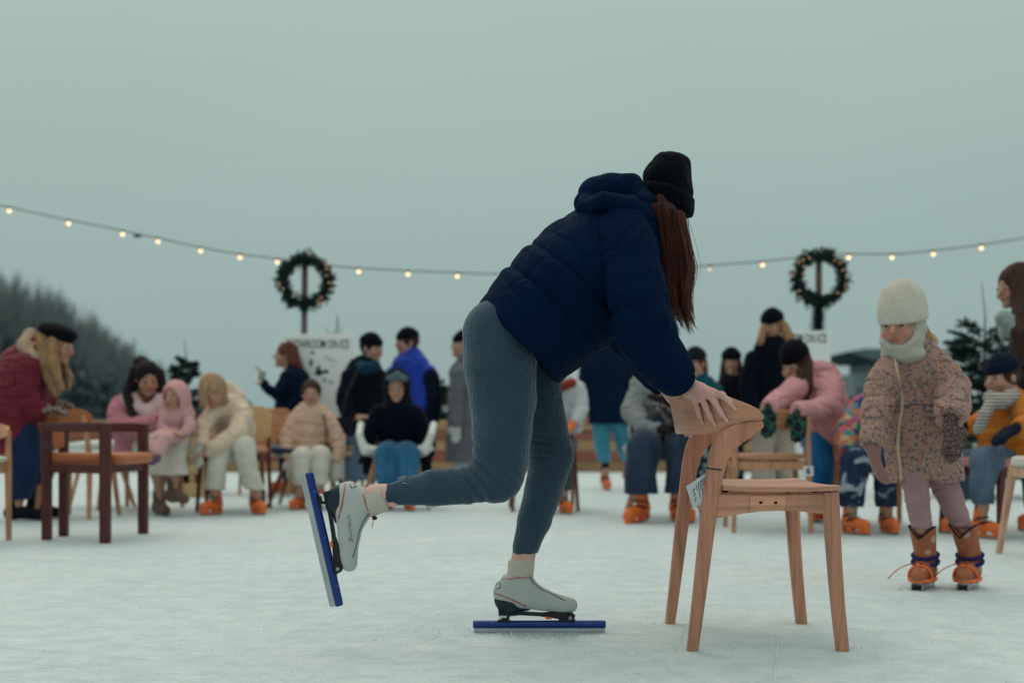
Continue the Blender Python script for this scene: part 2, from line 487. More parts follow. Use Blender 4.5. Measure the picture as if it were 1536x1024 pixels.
for i, (cx_, cy_, sc_) in enumerate([(2.5, -3, 1.3), (-4, 6.5, 1.7), (7, 2, 1.1), (-7, -1.5, 1.5), (.8, 9, 2.0), (3.5, 4.8, 2.6), (-1.6, 2.2, 3.1)]):
    mp_ = n.node('ShaderNodeMapping'); mp_.inputs['Location'].default_value = (-cx_, -cy_, 0); n.link(v, mp_.inputs[0])
    wv_ = n.node('ShaderNodeTexWave', wave_type='RINGS', rings_direction='Z'); wv_.inputs['Scale'].default_value = sc_
    wv_.inputs['Distortion'].default_value = 2.2; wv_.inputs['Detail'].default_value = 1; wv_.inputs['Detail Scale'].default_value = .5; n.link(mp_.outputs[0], wv_.inputs['Vector'])
    mk_ = n.ramp(n.noise(mp_.outputs[0], 1.1, 3), [(.47, (0, 0, 0)), (.60, (1, 1, 1))])
    l = n.mix(1.0, n.ramp(wv_.outputs['Fac'], [(.9955, (0, 0, 0)), (.9985, (1, 1, 1))]), mk_, 'MULTIPLY')
    sc = n.mix(1.0, sc, l, 'LIGHTEN'); prev = n.bump(l, -.7 if i % 2 else .5, .008, prev)
crumb = n.ramp(n.noise(v, 26, 3, .6), [(.63, (0, 0, 0)), (.7, (1, 1, 1))])
prev = n.bump(crumb, .5, .006, prev)
base = n.mix(n.mix(1.0, sc, (.95, .95, .95), 'MULTIPLY'), base, n.mix(n.noise(v, 3, 3), (.36, .47, .49), (.90, .94, .94)))
base = n.mix(n.mix(1.0, crumb, (.5, .5, .5), 'MULTIPLY'), base, (.88, .91, .90))
rg = n.node('ShaderNodeMapRange'); rg.inputs['To Min'].default_value = .38; rg.inputs['To Max'].default_value = .75
n.link(n.noise(v, 5, 5), rg.inputs['Value'])
ICE = n.out(base, rg.outputs[0], prev, .25)
def structure(name, geo, mat, smooth=False):
    o = meshobj(name, geo[0], geo[1], mat, smooth); o['kind'] = 'structure'; return o
structure('ice', grid(-16, 16, -4, 17.62, 0, 2, 2), ICE)
n = NT('ground'); v = n.coords()
GRD = n.out(n.ramp(n.noise(v, .35, 6), [(.35, (.05, .07, .06)), (.65, (.13, .14, .12))]), .95, n.bump(n.noise(v, 3, 5), .6, .1))
structure('ground', grid(-700, 700, -100, 1500, -.06, 4, 4), GRD)
def hz(x, y):
    d = math.exp(-((x+30)/(13.0 if x > -30 else 30.))**2)*math.exp(-((y-62)/24.0)**2)
    return 5.2*d-.0
structure('hill', grid(-75, 6, 30, 110, -.05, 40, 40, hz), GRD, True)

# ---------------------------------------------------------------- far bare wood on the hill
def branchy(rs, height, spread, levels, r0, taper=.62):
    segs = []
    def grow(p, d, L, r, lv):
        m = 3; q = p
        for i in range(m):
            d = unit(d+rs.normal(0, .13, 3)+np.array([0, 0, .05])); q2 = q+d*L/m
            segs.append((q, q2, r*(1-.18*i), r*(1-.18*(i+1)))); q = q2
            if lv > 0 and (i > 0 or lv < levels):
                for _ in range(2 if lv > 1 else 3):
                    a = rs.uniform(0, 2*math.pi)
                    s_ = unit(np.cross(d, [math.cos(a), math.sin(a), .3]))
                    grow(q, unit(d*.75+s_*spread), L*taper*rs.uniform(.75, 1.15), r*.5, lv-1)
    grow(np.zeros(3), np.array([0, 0, 1.]), height*.42, r0, levels)
    return segs
def segs_mesh(segs, n=3):
    V = []; Fc = []
    for a, b, ra, rb in segs:
        t_ = unit(b-a); u = unit(np.cross(t_, [.3, .9, .1])); w = np.cross(t_, u); k = len(V)
        for c, r in ((a, ra), (b, rb)):
            for i in range(n):
                an = 2*math.pi*i/n; V.append(c+(u*math.cos(an)+w*math.sin(an))*r)
        for i in range(n):
            j = (i+1) % n; Fc.append((k+i, k+j, k+n+j, k+n+i))
    return np.array(V), Fc
rs = np.random.RandomState(5)
variants = [segs_mesh(branchy(rs, 1.0, .62, 3, .017)) for _ in range(7)]
n = NT('bark_far'); WOODM = n.out(n.mix(n.noise(n.coords(), .5, 3), (.150, .182, .195), (.22, .245, .255)), .95)
gs = []
for i in range(500):
    y = rs.uniform(46, 78); fr = rs.beta(1, 1.25)
    px = -70+fr*420 if i < 360 else rs.uniform(-700, -70)
    x = (px-CX)*y/F
    top = 392+np.interp(px, [-70, 20, 90, 180, 240, 290, 350], [-10, -4, 22, 92, 140, 205, 232])
    hgt = (HZ-top)*y/F+CAMH-hz(x, y)
    hgt *= rs.uniform(.6, 1.0)
    if hgt < .6: continue
    v_, f_ = variants[i % 7]; a = rs.uniform(0, 6.28); s_ = hgt*.98
    wsc = rs.uniform(.34, .6)*s_
    c_, sn = math.cos(a), math.sin(a)
    q = np.stack([(v_[:, 0]*c_-v_[:, 1]*sn)*wsc+x, (v_[:, 0]*sn+v_[:, 1]*c_)*wsc+y, v_[:, 2]*s_/max(.5, v_[:, 2].max())+hz(x, y)-.1], 1)
    gs.append((q, f_))
g = join(*gs)
o = meshobj('bare_wood', g[0], g[1], WOODM)
tag(o, 'dark leafless wood on the far slope behind the left side of the rink', 'wood', kind='stuff')
# undergrowth: many small leaf faces
def leaf_cloud(P, size, rs, up=.4):
    n_ = len(P); d = rs.normal(0, 1, (n_, 3)); d /= np.linalg.norm(d, axis=1)[:, None]
    e = np.cross(d, rs.normal(0, 1, (n_, 3))); e /= np.linalg.norm(e, axis=1)[:, None]
    s_ = size*rs.uniform(.6, 1.3, (n_, 1))
    V = np.stack([P-d*s_, P+e*s_*.5, P+d*s_, P-e*s_*.5], 1).reshape(-1, 3)
    return V, [(4*i, 4*i+1, 4*i+2, 4*i+3) for i in range(n_)]
P = []
for i in range(17000):
    y = rs.uniform(44, 80); px = rs.uniform(-80, 330) if i < 11000 else rs.uniform(-700, -80); x = (px-CX)*y/F
    top = 392+np.interp(px, [-80, 20, 90, 180, 240, 290, 330], [-4, 0, 24, 94, 142, 205, 225])
    h_ = max(.5, (HZ-top)*y/F+CAMH-hz(x, y))
    P.append((x, y, hz(x, y)+h_*.42*rs.beta(1, 1.6)))
v_, f_ = leaf_cloud(np.array(P), .24, rs)
n = NT('brush'); BR = n.out(n.mix(n.noise(n.coords(), .4, 3), (.055, .085, .100), (.105, .138, .152)), .95)
tag(meshobj('undergrowth', v_, f_, BR), 'dense dark undergrowth between the far bare trunks', 'undergrowth', kind='stuff')
# low far hedge line all round the rink's far side
P = []
for i in range(16000):
    y = rs.uniform(66, 92); px = rs.uniform(200, 1560); x = (px-CX)*y/F
    h_ = (1.5+.9*math.sin(px*.021)+.7*math.sin(px*.057+1)+(.9 if px > 1240 else 0))
    P.append((x, y, max(.05, h_*rs.beta(1.4, 1.1))))
v_, f_ = leaf_cloud(np.array(P), .28, rs)
n = NT('far_hedge'); HG = n.out(n.mix(n.noise(n.coords(), .2, 3), (.055, .085, .085), (.10, .135, .13)), .95)
tag(meshobj('far_tree_line', v_, f_, HG), 'low pale line of far bushes behind the rink', 'trees', kind='stuff')

# ---------------------------------------------------------------- far building with a wide flat roof
T = Thing('flat_roofed_building', 'far grey building with a wide overhanging flat roof, right of the right-hand sign', 'building', (33, 93, 0))
bm_ = plastic((138, 156, 162), .8, .2, .1); rf_ = plastic((106, 126, 134), .8, .2, .1)
yb = 90.0; S = yb/F
def bx(px): return (px-CX)*S
def bz(py): return CAMH-(py-HZ)*S
cx_, w_ = (bx(1282)+bx(1392))/2, bx(1392)-bx(1282)
T.part('wall', box((cx_, yb+4, bz(560)/2), (w_, 8, bz(560)), ch=.02), bm_)
rp = [(bx(1268), bz(528)), (bx(1290), bz(524)), (bx(1405), bz(524)), (bx(1418), bz(529)), (bx(1400), bz(538)), (bx(1345), bz(541)), (bx(1300), bz(540))]
T.part('roof', extrude(rp, yb-1, yb+8), rf_)
T.part('roof_core', box((bx(1350), yb+4, (bz(560)+bz(541))/2), (bx(1385)-bx(1312), 6, bz(541)-bz(560)-.004), ch=.01), bm_)
for k in range(4):
    T.part('window', box((bx(1296+k*26), yb-.02, bz(590)), (1.0, .06, .8), ch=.005), plastic((70, 88, 96), .2, .5))

# ---------------------------------------------------------------- timber barrier round the far side
tan = wood((176, 142, 104), (2.2, 30, 30), .75); red = wood((150, 92, 76), (2.2, 30, 30), .75); grey = wood((188, 186, 174), (2.2, 30, 30), .8)
for k, (x0, x1) in enumerate([(-9.2, -4.9), (-4.85, -.5), (-.45, 2.9), (2.95, 5.4), (5.45, 9.6)]):
    lab = ['low barrier of stacked timber sleepers at the far left edge of the ice', 'low timber barrier behind the seated children in front of the left sign',
           'low stacked timber barrier of tan and red boards behind the skater', 'low timber barrier behind the pink fleece woman', 'low pale board barrier at the far right edge of the ice'][k]
    T = Thing('timber_barrier', lab, 'barrier', ((x0+x1)/2, 17.75, 0), 'timber barriers along the far edge of the ice')
    rows = 5
    for r_ in range(rows):
        z0 = r_*.152+.004; m_ = (tan, red)[r_ % 2] if k < 4 else (grey, tan)[r_ % 2]
        dj = RNG.uniform(-.03, .03)
        T.part('board', box(((x0+x1)/2, 17.76+dj*.6, z0+.073), (x1-x0-.03-abs(dj), .16, .144), ch=.008), m_)
    for xx in (x0+.12, (x0+x1)/2, x1-.12):
        T.part('post', box((xx, 17.93, .42), (.09, .09, .84), ch=.006), tan)

# ---------------------------------------------------------------- wreath poles, wreaths, signs
needle = NT('needles'); v = needle.coords()
NEED = needle.out(needle.mix(needle.noise(v, 9, 3), (.006, .026, .026), (.022, .062, .052)), .7)
polem = wood((112, 96, 96), (30, 30, 2), .7)
def needles(P, Dn, L, rs, w=.0022):
    """needle blades at points P along directions Dn"""
    n_ = len(P); e = np.cross(Dn, rs.normal(0, 1, (n_, 3))); e /= np.linalg.norm(e, axis=1)[:, None]+1e-9
    Ls = L*rs.uniform(.7, 1.2, (n_, 1))
    V = np.stack([P-e*w, P+e*w, P+Dn*Ls], 1).reshape(-1, 3)
    return V, [(3*i, 3*i+1, 3*i+2) for i in range(n_)]
def wreath(cx, cy, D, rpx, lab, lights, gap):
    c = W(cx, cy, D); r = rpx*D/F
    T = Thing('wreath', lab, 'wreath', c-np.array([0, 0, r*1.2]), 'christmas wreaths on poles')
    rs = np.random.RandomState(int(cx)); P = []; Dd = []
    rm, rt = r*.755, r*.26
    sp = []
    for i in range(430):                                  # sprigs
        a = rs.uniform(0, 2*math.pi); b = rs.uniform(0, 2*math.pi)
        ra = np.array([math.cos(a), 0, math.sin(a)]); ta = np.array([-math.sin(a), 0, math.cos(a)])
        nrm = ra*math.cos(b)+np.array([0, 1., 0])*math.sin(b)
        p0 = c+ra*rm+nrm*rt*rs.uniform(.1, .6); dr = unit(nrm*rs.uniform(.4, 1)+ta*rs.choice([-1, 1])*.9+rs.normal(0, .25, 3))
        L = rt*rs.uniform(.55, 1.0); sp.append((p0, p0+dr*L, .002, .001))
        for k in range(46):
            f_ = rs.uniform(0, 1); q = unit(dr*.7+rs.normal(0, .6, 3)); P.append(p0+dr*L*f_); Dd.append(q)
    T.part('foliage', join(needles(np.array(P), np.array(Dd), .028, rs, .0036), segs_mesh(sp)), NEED)
    ring = [c+np.array([math.cos(a), 0, math.sin(a)])*rm for a in np.linspace(0, 2*math.pi, 33)]
    T.part('ring_core', tube(ring, rt*.45, 8, False), plastic((16, 34, 34), .9), smooth=True)
    gl = emit((1, .55, .3), .8)
    for (x, y) in lights:
        p = W(x, y, D-.02); d_ = p-c; d_[1] = 0; p[1] = D-rt*.95
        T.part('fairy_light', ball(p, .0068, 8, 5), gl, smooth=True)
    if gap:   # loose tail of foliage tied down the pole
        P = []; Dd = []
        for i in range(1500):
            z = rs.uniform(0, .24); q = unit(np.array([rs.normal(0, 1), rs.normal(0, 1), rs.normal(-.5, .6)]))
            P.append(c+np.array([rs.normal(0, .02)-.02, 0, -r*.95-z])+q*.01); Dd.append(q)
        T.part('tail', needles(np.array(P), np.array(Dd), .05, rs, .0035), NEED)
DW = 12.0
wreath(458, 422, DW, 45, 'round green wreath with small lights on the pole over the left sign', [(465, 383), (489, 397), (491, 404), (491, 414), (495, 425), (497, 435), (478, 452), (482, 456), (420, 426), (426, 434), (441, 445), (483, 447)], False)
wreath(1230, 417, DW, 45.5, 'round green wreath with warm lights on the pole over the right sign', [(1212, 388), (1203, 391), (1197, 395), (1204, 400), (1190, 408), (1188, 414), (1203, 412), (1197, 437), (1198, 447), (1258, 396), (1262, 406), (1268, 416), (1266, 428), (1267, 434), (1254, 440), (1250, 392)], True)
for px0, px1, top, lab in [(453.5, 457.5, 388, 'slim wooden pole carrying the left wreath'), (1229.5, 1228, 384, 'slim wooden pole carrying the right wreath')]:
    T = Thing('pole', lab, 'pole', W(px0, HZ+F*CAMH/(DW+.08), DW+.08), 'wreath poles')
    a = W(px0, 640, DW+.08); a[2] = 0; b = W(px1, top, DW+.08)
    T.part('shaft', bar(a, b, .058, .05, ch=.006), polem)
    T.part('foot_plate', box((a[0], a[1], .012), (.3, .3, .024)), plastic((70, 72, 76), .5))
signm = plastic((250, 253, 253), .6, .25, .03); ink = plastic((20, 30, 46), .7, .2); teal = plastic((24, 66, 72), .7, .2)
def sign(x0, x1, y0, tx0, tx1, ty, lab, doodle):
    D = DW-.05
    xa, xb = W(x0, 0, D)[0], W(x1, 0, D)[0]; zt = W(0, y0, D)[2]; zb = .10
    T = Thing('sign', lab, 'sign', ((xa+xb)/2, D, 0), 'white signs under the wreaths')
    T.part('board', box(((xa+xb)/2, D, (zt+zb)/2), (xb-xa, .03, zt-zb), ch=.004), signm)
    for xx in (xa+.08, xb-.08): T.part('foot', box((xx, D, .05), (.05, .4, .098)), plastic((90, 92, 96), .5))
    v_, f_ = text_mesh('SHOWROOM ON ICE', 1.0, .010)
    w0 = v_[:, 0].max()-v_[:, 0].min(); h0 = v_[:, 1].max()-v_[:, 1].min()
    cx_ = W((tx0+tx1)/2, ty, D); ww = (tx1-tx0)*D/F; hh = 13.5*D/F
    V = np.stack([v_[:, 0]*ww/w0+cx_[0], np.full(len(v_), D-.0175), (v_[:, 1]-(v_[:, 1].max()+v_[:, 1].min())/2)*hh/h0+cx_[2]], 1)
    T.part('lettering', (V, f_), ink)
    if doodle:
        for k, (pts, m_) in enumerate(doodle):
            poly = [(W(x, y, D)[0], W(x, y, D)[2]) for x, y in pts]
            T.part('drawing', extrude(poly, D-.0185, D-.0165), m_)
def blob(cx, cy, rx, ry, seed, n_=14):
    r_ = np.random.RandomState(seed); return [(cx+rx*math.cos(a)*k, cy+ry*math.sin(a)*k) for a, k in zip(np.linspace(0, 2*math.pi, n_, endpoint=False), r_.uniform(.75, 1.2, n_))]
gr = plastic((140, 150, 154), .7, .2)
sign(426, 530, 501, 431, 524, 516, 'white board lettered SHOWROOM ON ICE with a dark green drawing, under the left wreath',
     [(blob(469, 529, 4, 2.6, 1), plastic((110, 135, 138), .7)), (blob(467, 544, 2.6, 6, 2), ink), (blob(478, 553, 3.4, 5, 3), teal), (blob(478, 559, 6, 4.2, 4), teal), (blob(489, 557, 5, 3, 5), ink),
      (blob(487, 570, 3, 3, 6), plastic((120, 140, 148), .7)), (blob(497, 573, 4, 2, 7), gr), ([(488, 534), (497, 539), (506, 541), (506, 542.2), (496, 540.6), (487, 535.6)], gr), ([(496, 548), (503, 549), (503, 550), (496, 549.2)], gr)])
sign(1139, 1245.5, 496, 1145, 1239, 507.5, 'white board lettered ON ICE behind the tall woman, under the right wreath', None)

# ---------------------------------------------------------------- string of bulbs
DS = 13.0
cab = [(-40, 301), (0, 308), (60, 321), (103, 330), (184, 346), (206, 351), (237, 357), (301, 371), (360, 381), (416, 388), (480, 397), (538, 402), (612, 406), (686, 409), (760, 411), (880, 410), (960, 406), (1065, 398), (1144, 392), (1210, 385), (1273, 381), (1338, 381), (1400, 376), (1472, 367), (1536, 357), (1600, 346)]
T = Thing('string_lights', 'long black cable of warm globe bulbs slung across the whole sky', 'string lights', W(768, 411, DS))
tt = np.linspace(0, len(cab)-1, 160); ca = np.array(cab, float)
pts = [W(catmull(ca[:, 0], [q])[0], catmull(ca[:, 1], [q])[0], DS) for q in tt]
blk = plastic((30, 38, 44), .6)
T.part('cable', tube(pts, .0065, 6), blk, smooth=True)
gl = emit((1, .66, .36), 2.3)
for x in (14, 103, 184, 237, 301, 360, 416, 538, 612, 686, 768, 830, 905, 985, 1065, 1144, 1207, 1273, 1338, 1400, 1472):
    y = np.interp(x, ca[:, 0], ca[:, 1])
    k = .55 if x == 1065 else 1
    b_ = T.part('bulb', ball(W(x, y+5.2, DS),  .019*k, 12, 8), gl, smooth=True)
    T.part('socket', lathe([(.0001, -.012), (.016, -.01), (.018, .014), (.008, .022), (.0001, .023)], W(x, y+1.6, DS), 10), blk, parent=b_, smooth=True)
T.part('cable_clip', ball(W(206, 354, DS), (.045, .02, .018), 10, 6), blk, smooth=True)

# ---------------------------------------------------------------- conifers and twigs
def conifer(px, top, D, half, lab, seed, bare=.25, name='christmas_tree'):
    rs = np.random.RandomState(seed)
    a = W(px, HZ, D); H = W(px, top, D)[2]
    base = np.array([a[0], D, 0])
    T = Thing(name, lab, 'tree', base, 'christmas trees beside the rink')
    T.part('trunk', tube([base, base+[0, 0, H*.5], base+[.01, 0, H*.85], base+[-.02, 0, H]], [.035, .018, .006, .003], 7), wood((70, 60, 52), (30, 30, 3), .9))
    P = []; Dd = []; tw = []; hw = half*D/F
    z = H*.10
    def spray(p, d, L):
        tw.append((p, p+d*L, .004, .0015))
        k = int(L*620)+20
        for i in range(k):
            f_ = rs.uniform(.08, 1); q = unit(d*.75+rs.normal(0, .55, 3)); P.append(p+d*L*f_); Dd.append(q)
    while z < H*(1-bare*.45):
        f_ = 1-z/H; L = hw*(f_**.8)*1.15+.05
        for k in range(7):
            an = rs.uniform(0, 6.283); d = unit(np.array([math.cos(an), math.sin(an), rs.uniform(-.05, .42)]))
            l_ = L*rs.uniform(.65, 1.1); p = base+np.array([0, 0, z+rs.uniform(-.05, .05)]); spray(p, d, l_)
            for j in range(6):
                s_ = unit(d+np.cross(d, [0, 0, 1])*rs.choice([-.8, .8])+rs.normal(0, .15, 3)); spray(p+d*l_*rs.uniform(.3, .85), s_, l_*.38)
        z += .085
    T.part('crown', join(needles(np.array(P), np.array(Dd), .04, rs, .0032), segs_mesh(tw)), NEED)
conifer(279, 508, 11.5, 44, 'small dark conifer between the pink coat woman and cream coat girl', 3)
conifer(1476, 424, 11.0, 100, 'larger conifer with sparse top behind the floral coat girl at right', 4, .50)
conifer(657, 560, 19.5, 34, 'small far conifer behind the barrier, left of the grey coat person', 8)
P = []
for i in range(5200):
    px = rs.uniform(-40, 1580); y = 1.9+12*rs.uniform(0, 1)**2.2
    P.append(((px-CX)*y/F, y, .0015))
for cx_, cy_, n_, sd_ in ((W(800, 0, 3.62)[0], 3.62, 420, .13), (W(700, 0, 3.62)[0], 3.62, 160, .10), (.5, 3.35, 90, .06), (.92, 3.36, 90, .06), (-.35, 3.0, 120, .3)):
    for i in range(n_): P.append((cx_+rs.normal(0, sd_), cy_+rs.normal(0, sd_*.45), .0015))
v_, f_ = leaf_cloud(np.array(P), .0032, rs)
n = NT('snow_crumbs'); SN = n.out((.84, .89, .90), .8)
tag(meshobj('ice_shavings', v_, f_, SN), 'fine white ice shavings scattered over the rink', 'ice shavings', kind='stuff')
T = Thing('twig_bundle', 'thin bare twigs sticking up behind the left sign', 'twigs', (W(497, 0, 12.6)[0], 12.6, 0))
sg = []
for x0, x1, y1 in ((500, 505, 473), (504, 507, 472), (507, 512, 491), (498, 487, 491), (499, 496, 497), (503, 501, 500)):
    a = W(500, 640, 12.6); a[2] = .0; b = W(x0, 512, 12.6); c = W(x1, y1, 12.6); b2 = (b+c)/2+np.array([.012, .02, 0])
    sg += [(a, b, .009, .007), (b, b2, .007, .005), (b2, c, .005, .003)]
T.part('twigs', segs_mesh(sg, 5), plastic((60, 62, 62), .9))
# ---------------------------------------------------------------- foreground armchair
beech = wood((190, 134, 110), (30, 30, 2.4), .45); beechx = wood((194, 140, 116), (2.2, 26, 26), .45)
beechp = wood((198, 142, 116), (3, 3, 26), .42, .55)
DN, DF = 3.325, 3.795
T = Thing('wooden_armchair', 'pale beech armchair with curved back in the foreground under the skater\'s hand', 'chair', (.70, 3.56, 0))
CH = T
rear = [(1038, 977.5, 16), (1049, 890, 19.5), (1059.5, 800, 22.5), (1068, 735, 24.5), (1074, 700, 27.5), (1083, 672, 32), (1099, 655, 33), (1120, 644, 27), (1137, 636.5, 17), (1143, 634, 10)]
front = [(1263.5, 975, 18.5), (1256, 900, 20), (1250, 820, 22), (1246.5, 760, 24), (1245, 737.5, 24.5)]
def chair_leg(pts, D, ref):
    return flat_bar(pts, ref, .030, .006, D1=D)
for D in (DN, DF):
    T.part('rear_leg', chair_leg(rear, D, DN), beech, smooth=False)
    T.part('front_leg', chair_leg(front, D, DN), beech)
# seat: shaped plywood panel
xs0, xs1, ys0, ys1, zs = .582, .908, DN-.022, DF+.022, .457
def seat_top(x, y):
    u = (x-xs0)/(xs1-xs0)*2-1; w = (y-(ys0+ys1)/2)/((ys1-ys0)/2)
    return zs-.010*(1-w*w)*(1-.5*u*u)+.004*abs(u)**3
def rounded(nx=26, ny=26, r=.035):
    V = []; Fc = []
    for sgn, off in ((1, 0), (-1, -.016)):
        for j in range(ny+1):
            for i in range(nx+1):
                x = xs0+(xs1-xs0)*i/nx; y = ys0+(ys1-ys0)*j/ny
                ex = min(x-xs0, xs1-x); ey = min(y-ys0, ys1-y)
                V.append((x, y, seat_top(x, y)+off-(.003 if sgn > 0 and min(ex, ey) < 1e-6 else 0)))
    k = (nx+1)*(ny+1)
    for j in range(ny):
        for i in range(nx):
            a = j*(nx+1)+i; q = (a, a+1, a+nx+2, a+nx+1)
            Fc.append(q); Fc.append(tuple(k+i_ for i_ in q[::-1]))
    edge = [i for i in range(nx)]+[(j+1)*(nx+1)-1 for j in range(ny)]+[(ny+1)*(nx+1)-1-i for i in range(nx)]+[(ny-j)*(nx+1) for j in range(ny)]
    for a, b in zip(edge, edge[1:]+edge[:1]): Fc.append((b, a, k+a, k+b))
    return V, Fc
T.part('seat', rounded(), beechx)
def pxz(pts, D): return [(W(x, y, D)[0], W(x, y, D)[2]) for x, y in pts]
rail = [(1078, 741.5), (1238, 741.5), (1236, 770), (1195, 766), (1150, 765), (1110, 770), (1074, 777)]
for D in (DN, DF):
    r_ = T.part('side_rail', extrude(pxz(rail, DN), D-.009, D+.011), beechx)
    if D == DN:
        b_ = T.part('joint_block', extrude(pxz([(1124, 743), (1177, 743), (1177, 764.6), (1124, 767)], DN), D-.0125, D-.0088), wood((206, 152, 124), (2.2, 26, 26), .5), parent=r_)
        for x in (1140, 1162):
            c = W(x, 753, DN); c[1] = D-.0128
            T.part('screw_hole', ball(c, (.0052, .0012, .0042), 10, 6), plastic((40, 26, 22), .9), parent=b_, smooth=True)
T.part('front_rail', box((W(1248, 0, DN)[0]-.004, (DN+DF)/2, .408), (.02, DF-DN-.036, .055)), beechx)
T.part('rear_rail', box((W(1072, 0, DN)[0]+.004, (DN+DF)/2, .405), (.02, DF-DN-.036, .06)), beechx)
for x, y in ((1090, DN+.03), (1225, DN+.03)):
    T.part('spacer', box((W(x, 0, DN)[0], y, .4405), (.016, .016, .010), ch=.001), plastic((40, 40, 44), .5))
# wrap-round plywood back
XT = W(1143, 0, DN)[0]; YC = (DN+DF)/2; HW_ = (DF-DN)/2+.020
def back_pt(u, f, off=0):
    """u in -1..1 along the U (near tip -> far tip), f 0 bottom..1 top"""
    a = u*math.pi/2
    def at(f):
        lean = .470+(1-f)*.026
        x = XT-(XT-lean)*math.cos(a)**.85; y = YC+HW_*math.copysign(abs(math.sin(a))**.9, a)*(1-.01*(1-f))
        q = (x-.465)/(XT-.465)
        zt = np.interp(q, [0, .2, .45, .66, .80, .906, .965, 1], [.737, .734, .716, .696, .684, .672, .662, .650])
        zb = np.interp(q, [0, .38, .5, .6, .7, .8, 1], [.599, .599, .607, .620, .632, .637, .640])
        return np.array([x, y, zb+(zt-zb)*f])
    p = at(f)
    if off:
        a2 = (u+.01)*math.pi/2; u2 = u+.01 if u < .98 else u-.01
        def raw(uu):
            aa = uu*math.pi/2; return np.array([XT-(XT-.47)*math.cos(aa)**.85, YC+HW_*math.copysign(abs(math.sin(aa))**.9, aa), 0])
        tg = raw(min(u+.008, 1))-raw(max(u-.008, -1)); nn = unit(np.array([-tg[1], tg[0], 0]))
        p = p+nn*off
    return p
us = np.sin(np.linspace(-1, 1, 61)*math.pi/2*.999)*.5+np.linspace(-1, 1, 61)*.5
rings = []
th = .0055
for u in us:
    ring = []
    for f in (0, .02, .25, .5, .75, .98, 1): ring.append(back_pt(u, f, th*(1 if 0 < f < 1 else .6)))
    for f in (1, .98, .75, .5, .25, .02, 0): ring.append(back_pt(u, f, -th*(1 if 0 < f < 1 else .6)))
    rings.append(ring)
T.part('backrest', loft(rings), beechp, smooth=False)
for p_ in CH.o.children:
    if p_.name.startswith('backrest'):
        p_.data.polygons.foreach_set('use_smooth', [True]*len(p_.data.polygons))
        BACKREST = p_
# hang tag
c = W(1072, 703, DN); S = DN/F
tie = []
for a in np.linspace(0, 2*math.pi, 25):
    tie.append(c+np.array([math.cos(a)*.0263, math.sin(a)*.018, -math.cos(a)*.003]))
T.part('tag_cord', tube(tie, .0019, 6), plastic((26, 28, 34), .6), smooth=True)
def quad_pt(u, v):
    q = [W(1029, 729, DN+.05), W(1062, 706, DN+.02), W(1060, 745, DN+.02), W(1040, 764, DN+.05)]
    p = (1-u)*(1-v)*q[0]+u*(1-v)*q[1]+u*v*q[2]+(1-u)*v*q[3]
    return p+np.array([0, -.008*math.sin(u*math.pi), 0])
V = []; Fc = []
for s_ in (0, .0012):
    for j in range(5):
        for i in range(7): V.append(quad_pt(i/6, j/4)+np.array([0, s_, 0]))
for j in range(4):
    for i in range(6):
        a = j*7+i; Fc.append((a, a+1, a+8, a+7)); Fc.append((a+35+7, a+35+8, a+35+1, a+35))
ed = list(range(7))+[7*j+6 for j in range(1, 5)]+[28+i for i in range(5, -1, -1)]+[7*j for j in range(3, 0, -1)]
for a, b in zip(ed, ed[1:]+ed[:1]): Fc.append((b, a, a+35, b+35))
tg = Thing('hang_tag', 'small white paper tag with dark print hanging from the foreground beech armchair', 'tag', W(1048, 740, DN+.03))
tg.part('card', (V, Fc), plastic((205, 210, 212), .8, .2, .04))
V = []; Fc = []
def stroke(u0, v0, u1, v1):
    k = len(V); off = np.array([0, -.0009, 0])
    for u, v in ((u0, v0), (u1, v0), (u1, v1), (u0, v1)): V.append(quad_pt(u, v)+off)
    Fc.append((k, k+3, k+2, k+1))
for v0 in (.28, .47, .66):
    stroke(.22, v0, .33, v0+.035); stroke(.22, v0, .25, v0+.14); 
stroke(.40, .18, .425, .45)
for uu, seg in ((.50, [(.16, .4), (.44, .5), (.54, .76)]), (.60, [(.15, .3), (.33, .52)]), (.68, [(.14, .28), (.32, .4), (.5, .58), (.62, .78)]), (.77, [(.16, .42), (.46, .6), (.64, .7)]), (.86, [(.14, .3), (.34, .56), (.6, .74)])):
    for a, b in seg:
        stroke(uu, a, uu+.035, b); stroke(uu+.02, a+.01, uu+.055, a+.035)
tg.part('print', (V, Fc), plastic((52, 58, 68), .8))

# ---------------------------------------------------------------- the other chairs
walnut = wood((84, 38, 36), (30, 30, 2.4), .45); walnutx = wood((80, 37, 35), (2.4, 28, 28), .45)
oak = wood((190, 138, 106), (30, 30, 2.4), .5); oakx = wood((192, 140, 106), (2.4, 26, 26), .5)
redw = wood((112, 58, 50), (30, 30, 2.4), .5)
leather = plastic((176, 104, 64), .5, .4, .2)
class Frame:
    """local chair frame: x forward, y to its left, z up"""
    def __init__(s, x, D, yaw): s.o = np.array([x, D, 0.]); s.a = R(yaw); s.f = np.array([math.cos(s.a), math.sin(s.a), 0]); s.l = np.array([-math.sin(s.a), math.cos(s.a), 0])
    def __call__(s, x, y, z): return s.o+s.f*x+s.l*y+np.array([0, 0, z])
def X(px, D): return (px-CX)*D/F
GRP = 'chairs pushed around on the ice'
def cushion(fr, cx, cy, cz, sx, sy, sz, k=.5):
    """soft rounded slab in a chair frame"""
    rings = []
    for z, s_ in ((-.5, .9), (-.42, .97), (-.2, 1), (.2, 1), (.42, .97), (.5, .9)):
        ring = []
        for i in range(28):
            a = 2*math.pi*i/28; c_, n_ = math.cos(a), math.sin(a); e_ = .32
            ring.append(fr(cx+math.copysign(abs(c_)**e_, c_)*sx/2*s_, cy+math.copysign(abs(n_)**e_, n_)*sy/2*s_, cz+z*sz))
        rings.append(ring)
    return loft(rings)
